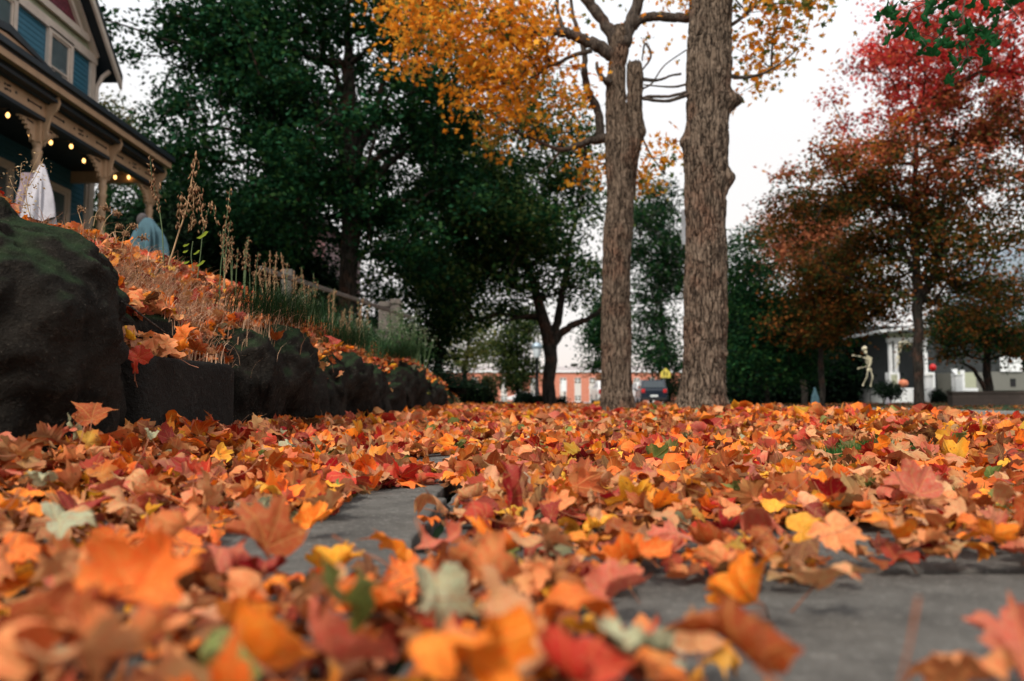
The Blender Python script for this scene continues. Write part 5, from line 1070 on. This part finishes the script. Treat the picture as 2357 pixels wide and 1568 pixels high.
# ------------------------------------------------------------------ cloth ghosts
def cloth(label, cx, top, bot, w0, w1, Y, mat, seed, cat='halloween figure', point=.05, hood=True, stakemat=None, name='cloth_ghost', head=None):
    rs = random.Random(seed); zt = P(cx, top, Y)[2]; zb = P(cx, bot, Y)[2]; x0 = P(cx, top, Y)[0]; H = zt-zb; g = float(gz(x0, Y)); root = empty(name, (x0, Y, g), label, cat)
    n, m = 96, 46; V = []
    for j in range(m+1):
        t = j/m; base = point + (w0-point)*min(1, t/.28)**.75 if t < .28 else w0+(w1-w0)*((t-.28)/.72)**.8
        for i in range(n):
            a = 2*math.pi*i/n; f = (math.sin(a*5+seed+t*1.2)*.5+math.sin(a*9+seed*2-t*.8)*.35+math.sin(a*17+seed)*.15)*min(1, t*1.6)
            rr = base*(1+.5*math.copysign(abs(f)**.7, f)*min(1, t*2.2)); dz = .05*math.sin(a*3+seed)*t*H + .03*f*H*t
            V.append((x0+math.cos(a)*rr*1.1 + .05*H*math.sin(t*3+seed)*0, Y+math.sin(a)*rr*.7, zt-t*H+dz))
    Fs = np.array([(j*n+i, (j+1)*n+i, (j+1)*n+(i+1) % n, j*n+(i+1) % n) for j in range(m) for i in range(n)])
    npmesh('cloth', V, Fs, mat, root, smooth=True); MB().tube([(x0, Y, g-.05), (x0, Y, zt-.05)], .018, 8).build('stake', M_BLACK, root)
    if head is not None: MB().ball((x0-.09, Y+.05, zt-.02), (.075, .085, .10), 14, 10).build('head', head, root)
    return root
M_GHOST = plain('pale_grey_cloth', (.42, .40, .43), .9, .25, 5, .3, 60); M_BLUEC = plain('faded_blue_cloth', (.055, .115, .14), .9, .3, 7, .3, 60); M_MASK = plain('grey_mask', (.06, .05, .05), .8, .3, 9, .3)
cloth('pale grey hanging cloth ghost with a pointed top on the lawn before the porch', 97, 378, 512, .07, .125, 7.6, M_GHOST, 3, point=.015)
cloth('mauve grey cloth hanging at the left side of the pale ghost', 66, 400, 508, .07, .10, 7.9, plain('mauve_cloth', (.24, .18, .20), .9, .3, 5, .3, 60), 5, point=.07, name='hanging_cloth', cat='cloth')
cloth('blue draped cloth figure with a dark head beside the last porch column', 340, 502, 612, .15, .195, 10.5, M_BLUEC, 7, point=.04, head=M_MASK, name='cloth_figure')
# ------------------------------------------------------------------ red shingled house behind the big tree
def red_house():
    a = P(505, 470, 34); b = P(745, 760, 34); g = float(gz(-12, 34)); root = empty('shingled_house', (a[0], 34, g), 'dark red shingled house mostly hidden behind the big green tree', 'house')
    zt = P(600, 520, 34)[2]; MB().box((a[0], 34, g-.2), (b[0], 42, zt)).build('wall', siding('red_shingle_wall', (.15, .045, .05), .16), root)
    xm = (a[0]+b[0])/2; MB().prism([(a[0]-.4, 33.6, zt), (b[0]+.4, 33.6, zt), (xm, 33.6, zt+2.6)], (0, 9, 0)).build('roof', M_ROOF, root)
    for px in (575, 700):
        c = P(px, 630, 34); f = MB().box((c[0]-.55, 33.93, c[2]-.9), (c[0]+.55, 33.999, c[2]+.7)).build('window', M_PALE, root); MB().box((c[0]-.45, 33.91, c[2]-.8), (c[0]+.45, 33.929, c[2]+.6)).build('pane', M_GLASS, f)
red_house()
# ------------------------------------------------------------------ street lamp, signs
def lamp():
    Y = 42; b = P(1236, 925, Y); t = P(1236, 788, Y); z0 = float(gz(b[0], Y)); r = empty('street_lamp', (b[0], Y, z0), 'black street lamp post with a domed glass lantern left of the forked tree', 'street lamp'); H = t[2]-z0; s = .95
    MB().lathe((b[0], Y, z0), [(.20, 0), (.20, .25), (.13, .32), (.12, .8), (.085, .9), (.075, H-.95), (.10, H-.93), (.06, H-.88), (.12, H-.80)], 16).build('post', M_BLACK, r)
    MB().lathe((b[0], Y, z0), [(.13, H-.80), (.19, H-.62), (.22, H-.32), (.22, H-.30)], 16).build('lantern', plain('lamp_glass', (.62, .68, .72), .3, .05, 4, 0), r)
    MB().lathe((b[0], Y, z0), [(.27, H-.30), (.28, H-.26), (.26, H-.12), (.16, H-.03), (.03, H), (.002, H+.02)], 16).build('cap', plain('lamp_cap', (.30, .38, .44), .25, .1, 4, 0, metal=.3), r)
lamp()
def signs():
    # narrow white parking sign
    Y = 60; b = P(1300, 934, Y); z0 = float(gz(b[0], Y)); r = empty('parking_sign', (b[0], Y, z0), 'narrow white sign on a thin dark post in front of the brick building', 'sign'); t = P(1300, 880, Y)
    MB().tube([(b[0], Y, z0-.1), (b[0], Y, t[2])], .045, 8).build('post', M_BLACK, r); c = P(1298, 888, Y); MB().box((c[0]-.20, Y-.07, c[2]-.42), (c[0]+.20, Y-.045, c[2]+.42)).build('plate', M_WHITE, r, bevel=.01)
    # school crossing pentagon
    Y = 72; c = P(1532, 858, Y); z0 = float(gz(c[0], Y)); r = empty('school_crossing_sign', (c[0], Y, z0), 'yellow pentagon sign with two dark walking figures, between the two near trunks', 'sign'); w_ = .44
    MB().tube([(c[0], Y+.06, z0-.1), (c[0], Y+.06, c[2]+.2)], .04, 8).build('post', M_BLACK, r)
    MB().prism([(c[0]+dx, Y, c[2]+dz) for dx, dz in ((-w_, -w_), (w_, -w_), (w_, .02), (0, w_), (-w_, .02))], (0, .02, 0)).build('plate', plain('sign_yellow', (.62, .50, .08), .5, .05, 4, 0), r)
    m = MB()
    for ox, s in ((-.12, 1.0), (.14, .82)):
        x = c[0]+ox; zz = c[2]-.36; m.ball((x, Y-.006, zz+.52*s), (.06*s, .006, .06*s), 10, 6); m.prism([(x-.07*s, Y-.01, zz+.2*s), (x+.07*s, Y-.01, zz+.2*s), (x+.09*s, Y-.01, zz+.44*s), (x-.09*s, Y-.01, zz+.44*s)], (0, .008, 0))
        m.prism([(x-.06*s, Y-.01, zz+.2*s), (x-.01*s, Y-.01, zz+.2*s), (x-.07*s, Y-.01, zz), (x-.13*s, Y-.01, zz)], (0, .008, 0)); m.prism([(x+.01*s, Y-.01, zz+.2*s), (x+.06*s, Y-.01, zz+.2*s), (x+.12*s, Y-.01, zz), (x+.06*s, Y-.01, zz)], (0, .008, 0))
    m.build('walking_figures', M_BLACK, r)
    # grey sign plate peeping out from behind the right trunk
    Y = 13; c = P(1574, 525, Y); z0 = float(gz(2.95, Y)); r = empty('street_sign', (c[0]+.13, Y, z0), 'plain grey back of a street sign half hidden behind the thick trunk', 'sign'); x = c[0]+.12
    MB().tube([(x, Y+.04, z0-.1), (x, Y+.04, c[2]+.3)], .03, 8).build('post', M_BLACK, r); MB().box((x-.16, Y-.02, c[2]-.28), (x+.16, Y, c[2]+.30)).build('plate', plain('sign_grey', (.36, .38, .40), .4, .06, 4, 0, metal=.3), r, bevel=.008)
signs()
# ------------------------------------------------------------------ brick building
def brick_building():
    Y = 150; g = -.15; z = lambda py: P(1178, py, Y)[2]; X = lambda px: P(px, 900, Y)[0]; x0, x1 = X(1010), X(1640); zr, zp = z(857), z(843)
    r = empty('brick_building', (x0, Y, g), 'long two storey orange red brick building across the far street', 'building')
    MB().box((x0, Y, g-.3), (x1, Y+20, zr)).build('wall', brickmat('orange_brick', (.52, .17, .10), (.60, .21, .13), (.50, .30, .24), .4, .14), r)
    m = MB(); m.box((x0-.3, Y-.3, zr), (x1+.3, Y+20, zr+.25)); m.build('cornice', M_WHITE, r); MB().box((x0, Y+1.2, zr+.25), (x1, Y+19, zp)).build('roof', plain('grey_roof', (.42, .38, .38), .8, .1, .5), r)
    MB().box((X(1322), Y+6, zp), (X(1336), Y+9, zp+.8)).build('roof_unit', M_CONC, r)
    s = X(1398)-X(1364); k = 0
    M_BW = plain('building_window', (.10, .085, .06), .35, .4, .8, 0, spec=.3); M_PAN = plain('window_panel', (.60, .56, .52), .6, .05, 3)
    for i in range(-9, 8):
        cx = X(1398)+i*s; hw = s*.22
        if cx-hw < x0 or cx+hw > x1: continue
        MB().box((cx-hw, Y-.06, z(935)+.02), (cx+hw, Y+.0-.002, z(869))).build('window_panel', M_PAN, r)
        for (ya, yb) in ((882, 870), (921, 911)):
            f = MB().box((cx-hw*.86, Y-.085, z(ya)), (cx+hw*.86, Y-.062, z(yb))).build('window', M_BW, r); m = MB(); m.box((cx-.07, Y-.12, z(ya)), (cx+.07, Y-.088, z(yb))); m.box((cx-hw*.86, Y-.115, (z(ya)+z(yb))/2-.06), (cx+hw*.86, Y-.0885, (z(ya)+z(yb))/2+.06)); m.build('mullion', M_WHITE, f)
brick_building()
# ------------------------------------------------------------------ cars
M_TYRE = plain('tyre', (.015, .015, .015), .8, .2, 6, 0); M_RIM = plain('wheel_rim', (.35, .35, .36), .3, .1, 6, 0, metal=.8); M_CG = plain('car_glass', (.02, .03, .035), .05, .1, 3, 0, spec=.9); M_RL = plain('tail_light', (.45, .02, .02), .3, .1, 5, 0); M_HL = plain('head_light', (.7, .7, .68), .15, .05, 5, 0); M_PLATE = plain('number_plate', (.65, .68, .66), .5, .04, 5, 0)
def car(label, cat, name, loc, rz, col, prof, roof, W=1.8, wb=(.75, 3.45), wr=.33, group=None):
    """prof: side outline of the lower body (x, z); roof: outline of the cabin; x = 0 rear .. L front, z up"""
    r = empty(name, (0, 0, 0), label, cat, group); M = plain(name+'_paint_'+str(len(MATS)), col, .25, .05, 1, 0, spec=.7)
    L = max(p[0] for p in prof); m = MB(); m.prism([(x, -W/2, z) for x, z in prof][::-1], (0, W, 0)); m.build('body', M, r, bevel=.07)
    m = MB(); n = len(roof); lo = [(x, -W/2+.06+.16*(z-roof[0][1]), z) for x, z in roof]; hi = [(x, W/2-.06-.16*(z-roof[0][1]), z) for x, z in roof]; m.hexa(hi, lo); m.build('cabin', M, r, bevel=.05)
    g = MB(); zc = roof[0][1]; zt = max(z for x, z in roof); (xa, _), (xb, zb), (xc, zc2), (xd, _) = roof[0], roof[1], roof[-2], roof[-1]
    for s in (-1, 1):
        y = lambda z: s*(W/2-.045-.16*(z-zc)); q = [(xa+.35, zc+.06), (xb+.28, zt-.10), ((xb+xc)/2-.04, zt-.10), ((xa+xd)/2-.04, zc+.06)]; g.prism([(x, y(z), z) for x, z in q], (0, .012*s, 0)); q = [((xa+xd)/2+.04, zc+.06), ((xb+xc)/2+.04, zt-.10), (xc-.16, zt-.10), (xd-.32, zc+.06)]; g.prism([(x, y(z), z) for x, z in q], (0, .012*s, 0))
    g.build('side_window', M_CG, r); g = MB(); f = lambda a, b, t: (a[0]+(b[0]-a[0])*t, a[1]+(b[1]-a[1])*t)
    for a, b, dx in ((roof[0], roof[1], -.03), (roof[-1], roof[-2], .03)):
        p, q = f(a, b, .12), f(a, b, .85); g.hexa([(p[0]+dx, -W/2+.2, p[1]), (p[0]+dx, W/2-.2, p[1]), (q[0]+dx, W/2-.28, q[1]), (q[0]+dx, -W/2+.28, q[1])], [(p[0]-dx, -W/2+.2, p[1]), (p[0]-dx, W/2-.2, p[1]), (q[0]-dx, W/2-.28, q[1]), (q[0]-dx, -W/2+.28, q[1])])
    g.build('windscreen', M_CG, r)
    for x in wb:
        for s in (-1, 1):
            w_ = MB().tube([(x, s*(W/2-.20), wr), (x, s*(W/2+.012), wr)], wr, 20, smooth=False).build('wheel', M_TYRE, r); MB().tube([(x, s*(W/2+.013), wr), (x, s*(W/2+.03), wr)], wr*.62, 14, smooth=False).build('rim', M_RIM, w_)
    zl = [z for x, z in prof if x < .3]; zl = max(zl)
    for s in (-1, 1):
        MB().box((-.03, s*(W/2-.30), zl-.32), (.12, s*(W/2-.06), zl-.06)).build('tail_light', M_RL, r, bevel=.02); MB().box((L-.16, s*(W/2-.46), .62), (L+.015, s*(W/2-.12), .76)).build('headlight', M_HL, r, bevel=.02)
    MB().box((-.045, -.26, .55), (-.005, .26, .68)).build('number_plate', M_PLATE, r); MB().box((-.06, -W/2+.08, .30), (.10, W/2-.08, .48)).build('rear_bumper', M_TYRE, r, bevel=.03)
    for s in (-1, 1): MB().box((L*.66, s*(W/2+.002), 1.0), (L*.66+.12, s*(W/2+.2), 1.14)).build('wing_mirror', M, r, bevel=.02)
    r.location = Vector([float(t) for t in loc]); r.rotation_euler.z = rz; return r
SED = [(0, .35), (0, .85), (.15, .98), (.9, 1.02), (3.3, 1.0), (4.3, .80), (4.5, .62), (4.45, .30), (.2, .28)]; SEDR = [(.35, .98), (1.15, 1.42), (2.45, 1.45), (3.45, .98)]
SUV = [(0, .42), (0, 1.05), (.1, 1.15), (3.2, 1.12), (4.3, 1.0), (4.6, .78), (4.6, .38), (.2, .36)]; SUVR = [(.08, 1.12), (.38, 1.72), (2.5, 1.76), (3.4, 1.12)]
zc = -.16
p = P(1222, 925, 112); car('white sedan on the far street partly behind a dark bush', 'car', 'sedan_car', (p[0]+1.2, 112, -.14), math.pi, (.70, .72, .74), SED, SEDR)
p = P(1500, 920, 56); car('dark blue SUV seen from behind between the two near trunks', 'car', 'suv_car', (p[0], 55, -.11), R(90-4), (.004, .010, .020), SUV, SUVR, W=1.84)
p = P(1478, 920, 63); car('white car parked just ahead of the dark blue SUV', 'car', 'sedan_car', (p[0]+.3, 62, -.11), R(90), (.70, .70, .68), SUV, SUVR)
p = P(1385, 920, 44); car('white car with red tail lights almost hidden by the twin stemmed trunk', 'car', 'parked_car', (5.62, 44, -.11), R(90), (.66, .64, .62), SED, SEDR)
# ------------------------------------------------------------------ house with white porch, across the street
def white_house():
    Y = 43; Pt = lambda x, y: P(x, y, Y); g = .16; z = lambda py: Pt(2080, py)[2]; X = lambda px: Pt(px, 880)[0]
    r = empty('white_porch_house', (X(2060), Y, g), 'house with a white columned front porch and pale green panels, far right', 'house'); fz = z(893)
    M_PG = plain('pale_green_panel', (.40, .42, .30), .6, .08, 3); M_GS = siding('grey_clapboard', (.17, .17, .145), .14)
    m = MB(); m.hexa([(X(2014), Y-.7, z(768)), (X(2150), Y-.7, z(752)), (X(2150), Y+4, z(752)), (X(2014), Y+4, z(768))], [(X(2014), Y-.7, z(768)+.13), (X(2150), Y-.7, z(752)+.13), (X(2150), Y+4, z(752)+.13), (X(2014), Y+4, z(768)+.13)]); m.build('porch_roof', M_WHITE, r)
    MB().box((X(2047), Y-.02, z(787)), (X(2146), Y+.22, z(777))).build('beam', M_WHITE, r); MB().box((X(2050), Y+.05, z(777)), (X(2144), Y+.15, z(766))).build('gable_board', M_SAGE, r)
    for px in (2049, 2062, 2130):
        MB().box((X(px), Y-.03, z(857)), (X(px)+.15, Y+.16, z(787))).build('column', M_WHITE, r)
    for px in (2046, 2127):
        x = X(px); pd = MB().box((x, Y-.08, z(898)), (x+.55, Y+.4, z(857))).build('pedestal', M_WHITE, r); MB().box((x+.10, Y-.10, z(893)), (x+.42, Y-.081, z(862))).build('panel', M_PG, pd)
    MB().box((X(2046), Y-.2, g-.1), (X(2147), Y+4, fz)).build('porch_floor', M_WHITE, r)
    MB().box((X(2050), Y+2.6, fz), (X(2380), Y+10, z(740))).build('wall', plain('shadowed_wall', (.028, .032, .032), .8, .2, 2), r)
    for px in (2094, 2160):
        x = X(px); zt = z(868 if px < 2100 else 866); nw = MB().box((x, Y-1.7, g-.3), (x+.34, Y-1.35, zt)).build('newel_post', M_WHITE, r); MB().box((x-.04, Y-1.74, zt), (x+.38, Y-1.31, zt+.06)).build('post_cap', M_WHITE, nw)
    for i in range(4): MB().box((X(2102), Y-1.3+i*.28, g-.1), (X(2158), Y-1.3+i*.28+.29, g+.14+i*.14)).build('step', M_CONC, r)
    m = MB(); m.beam((X(2172), Y-1.4, z(869)), (X(2196), Y+.2, z(850)), .08, .10); m.beam((X(2172), Y-1.4, z(900)), (X(2196), Y+.2, z(886)), .08, .08)
    for i in range(9):
        t = (i+.5)/9; a = np.array((X(2172), Y-1.4, 0))*(1-t)+np.array((X(2196), Y+.2, 0))*t; m.box((a[0]-.02, a[1]-.02, z(900)*(1-t)+z(886)*t), (a[0]+.02, a[1]+.02, z(869)*(1-t)+z(850)*t))
    m.build('handrail', M_WHITE, r)
    m = MB(); m.box((X(2196), Y, z(900)), (X(2196)+.22, Y+.25, z(849))); m.box((X(2213), Y+.02, z(900)), (X(2213)+.2, Y+.2, z(852))); m.box((X(2206), Y+.05, z(900)), (X(2252), Y+.12, z(893)))
    m.build('side_railing', M_WHITE, r); MB().box((X(2201), Y+.09, z(892)), (X(2213), Y+.14, z(856))).build('panel', M_PG, r); MB().box((X(2218), Y+.125, z(892)), (X(2250), Y+.17, z(857))).build('panel', M_PG, r)
    MB().box((X(2216), Y+.6, g-.2), (X(2420), Y+9, z(856))).build('side_wall', M_GS, r); MB().box((X(2290), Y+.4, z(898)), (X(2420), Y+.59, z(855))).build('side_wall_bay', M_GS, r)
    c = X(2342); MB().box((c-.14, Y+.36, z(889)), (c+.14, Y+.399, z(871))).build('vent', M_DARK, r)
    for px in (2322, 2340, 2356):
        x = X(px); f = MB().box((x-.20, Y+.30, z(855)+.002), (x+.16, Y+.38, z(820))).build('window', M_WHITE, r)
    up = siding('blue_grey_clapboard', (.30, .36, .42), .16); y2 = 58; a = P(2290, 800, y2); b = P(2480, 640, y2); zt = P(2357, 610, y2)[2]
    q = lambda x, y: P(x, y, y2); MB().prism([tuple(q(2312, 920)), tuple(q(2500, 920)), tuple(q(2500, 560)), tuple(q(2350, 560)), tuple(q(2318, 622))], (0, 8, 0)).build('upper_wall', up, r)
white_house()
def retaining():
    Y = 31; a = P(2192, 905, Y); r = MB(); r.box((a[0], Y, -.3), (a[0]+14, Y+.35, P(2192, 905, Y)[2])); r.box((a[0]-.04, Y-.04, a[2]), (a[0]+14, Y+.39, a[2]+.07)); o = r.build('retaining_wall', brickmat('brown_block', (.085, .062, .05), (.11, .08, .065), (.05, .04, .035), .4, .15), loc=(a[0], Y, 0)); tag(o, 'low brown block retaining wall at the right edge across the street', 'wall')
retaining()
pth = P(2120, 936, 33); o = MB().add([(12.2, 31.4, gz(12.2, 31.4)+.03), (12.2, 32.4, gz(12.2, 32.4)+.03), (19.6, 40.4, gz(19.6, 40.4)+.05), (20.6, 40.4, gz(20.6, 40.4)+.05)], [(0, 3, 2, 1)]).build('path', M_CONC); tag(o, kind='structure')
# pumpkin, balloon, skeletons
def skeleton(label, J, Y, sc, name='skeleton_decoration', stake=None, g=0, group=None):
    """J: picture places of joints; flat list of bones; built around depth Y"""
    q = {k: P(v[0], v[1], Y+(v[2] if len(v) > 2 else 0)) for k, v in J.items()}; r = empty(name, (q['pelvis'][0], Y, g), label, 'skeleton', group); u = sc
    m = MB(); h = q['head']; m.ball(h+np.array((0, 0, .05*u)), (.10*u, .12*u, .12*u), 14, 10); m.box(h+np.array((-.055*u, -.11*u, -.13*u)), h+np.array((.05*u, .03*u, -.04*u))); m.build('skull', M_BONE, r, bevel=.01); us = u
    e_ = MB()
    for s in (-1, 1): e_.ball(h+np.array((s*.045*u-.02*u, -.10*u, .03*u)), (.028*u, .03*u, .03*u), 8, 6)
    e_.build('eye_sockets', M_DARK, r); u = us*.72
    m = MB(); n, p_ = q['neck'], q['pelvis']; m.tube([h-np.array((0, 0, .1*u)), n, (n+p_)/2+np.array((.03*u, .03*u, 0)), p_], .025*u, 7); m.build('spine', M_BONE, r); ax = (p_-n)
    m = MB()
    for i in range(7):
        c = n+ax*(.10+.075*i); w_ = (.13+.05*math.sin(i/6*math.pi))*u; pts = [c+np.array((math.cos(a)*w_, math.sin(a)*w_*.7-.03*u, -.04*u*math.cos(a)**2)) for a in np.linspace(0, 2*math.pi, 15)]; m.tube(pts, .013*u, 5, caps=False)
    m.build('ribcage', M_BONE, r)
    m = MB(); m.ball(p_+np.array((-.07*u, 0, 0)), (.075*u, .05*u, .09*u), 10, 6); m.ball(p_+np.array((.07*u, 0, 0)), (.075*u, .05*u, .09*u), 10, 6); m.build('pelvis', M_BONE, r)
    for a in ('l', 'r'):
        S, E_, H = q['sh'+a], q['el'+a], q['ha'+a]; m = MB(); m.tube([n, S], .02*u, 6); m.tube([S, (S+E_)/2, E_], [.035*u, .018*u, .03*u], 7); m.tube([E_, (E_+H)/2, H], [.03*u, .016*u, .022*u], 7); d = (H-E_)/np.linalg.norm(H-E_)
        for k in range(5): off = np.array((0, 0, 1))*(k-2)*.018*u; m.tube([H+off*.4, H+off+d*.07*u, H+off*1.3+d*(.15-.02*abs(k-2))*u+np.array((0, 0, -.015*u))], .007*u, 4)
        m.build('arm', M_BONE, r)
        K, A = q['kn'+a], q['an'+a]; hp = p_+np.array((.08*u if a == 'r' else -.08*u, 0, -.03*u)); m = MB(); m.tube([hp, (hp+K)/2, K], [.045*u, .022*u, .042*u], 7); m.tube([K, (K+A)/2, A], [.04*u, .018*u, .03*u], 7); m.tube([A, A+np.array((-.04*u, -.10*u, -.05*u)), A+np.array((-.05*u, -.19*u, -.07*u))], [.035*u, .03*u, .018*u], 6); m.build('leg', M_BONE, r)
    if stake is not None: MB().tube([(p_[0]+.02, Y+.06, g-.1), (p_[0]+.02, Y+.06, n[2])], .02, 6).build('stake', M_BLACK, r)
    return r
skeleton('pale skeleton with bent knees and outstretched arm, standing in the yard left of the porch', dict(head=(1990,806), neck=(1998,820), pelvis=(2001,851), shl=(1992,824), shr=(2006,824), ell=(1978,820), hal=(1966,818), elr=(2002,842,-.3), har=(1979,847,-.3), knl=(1995,868,-.1), anl=(1986,886), knr=(2009,868,-.1), anr=(2004,887)), 38, 1.18, stake=1, g=float(gz(17, 38)))
skeleton('small skeleton climbing the white porch column', dict(head=(2072,792), neck=(2071,797), pelvis=(2067,822), shl=(2068,799), shr=(2074,799), ell=(2073,790), hal=(2077,785), elr=(2078,794), har=(2082,788), knl=(2062,828), anl=(2066,840), knr=(2070,834), anr=(2062,846)), 42.7, .85, g=.2, group='skeletons on the white porch')
skeleton('skeleton stretched out under the white porch beam', dict(head=(2102,798), neck=(2098,794), pelvis=(2090,789), shl=(2096,796), shr=(2099,790), ell=(2106,792), hal=(2112,790), elr=(2104,800), har=(2110,802), knl=(2084,790), anl=(2078,792), knr=(2086,785), anr=(2080,787)), 42.75, .8, g=.2, group='skeletons on the white porch')
def pumpkin(px, py, Y, rad, label):
    c = P(px, py, Y); r = empty('pumpkin', (c[0], Y, c[2]-rad*.8), label, 'pumpkin'); V = []; n, m = 48, 14
    for j in range(m+1):
        ph = math.pi*j/m
        for i in range(n): t = 2*math.pi*i/n; k = rad*(1-.10*abs(math.cos(t*5))**3*0-.08*(1-abs(math.sin(t*5)))); V.append((c[0]+math.sin(ph)**.8*math.cos(t)*k, Y+math.sin(ph)**.8*math.sin(t)*k, c[2]-math.cos(ph)*rad*.78))
    npmesh('shell', V, np.array([(j*n+i, j*n+(i+1) % n, (j+1)*n+(i+1) % n, (j+1)*n+i) for j in range(m) for i in range(n)]), plain('pumpkin_skin', (.62, .20, .10), .5, .15, 5, .1), r, smooth=True); MB().tube([(c[0], Y, c[2]+rad*.7), (c[0]+.02, Y, c[2]+rad*.9), (c[0]+.06, Y, c[2]+rad)], [.04, .03, .035], 7).build('stalk', M_GSTALK, r)
pumpkin(2079, 882, 42.9, .26, 'orange pumpkin on the white porch floor beside the column')
b = P(2147, 846, 41); r = empty('red_ball', b, 'bright red round balloon by the right porch column', 'balloon'); MB().ball(b, (.17, .17, .20), 16, 10).build('balloon', plain('red_balloon', (.65, .02, .02), .3, .05, 3, 0), r); MB().tube([b-np.array((0, 0, .2)), (b[0]+.03, 41, b[2]-.6), (b[0], 41, b[2]-1.1)], .006, 4).build('string', M_WHITE, r)
cloth('small white cloth ghost standing in the grass before the porch shrubs', 2043, 915, 934, .06, .10, 37, M_GHOST, 4, point=.03, name='yard_ghost')
cloth('blue cloth figure in the dark yard left of the small maple trunk', 1875, 892, 930, .08, .15, 39, M_BLUEC, 8, point=.03, name='yard_ghost')
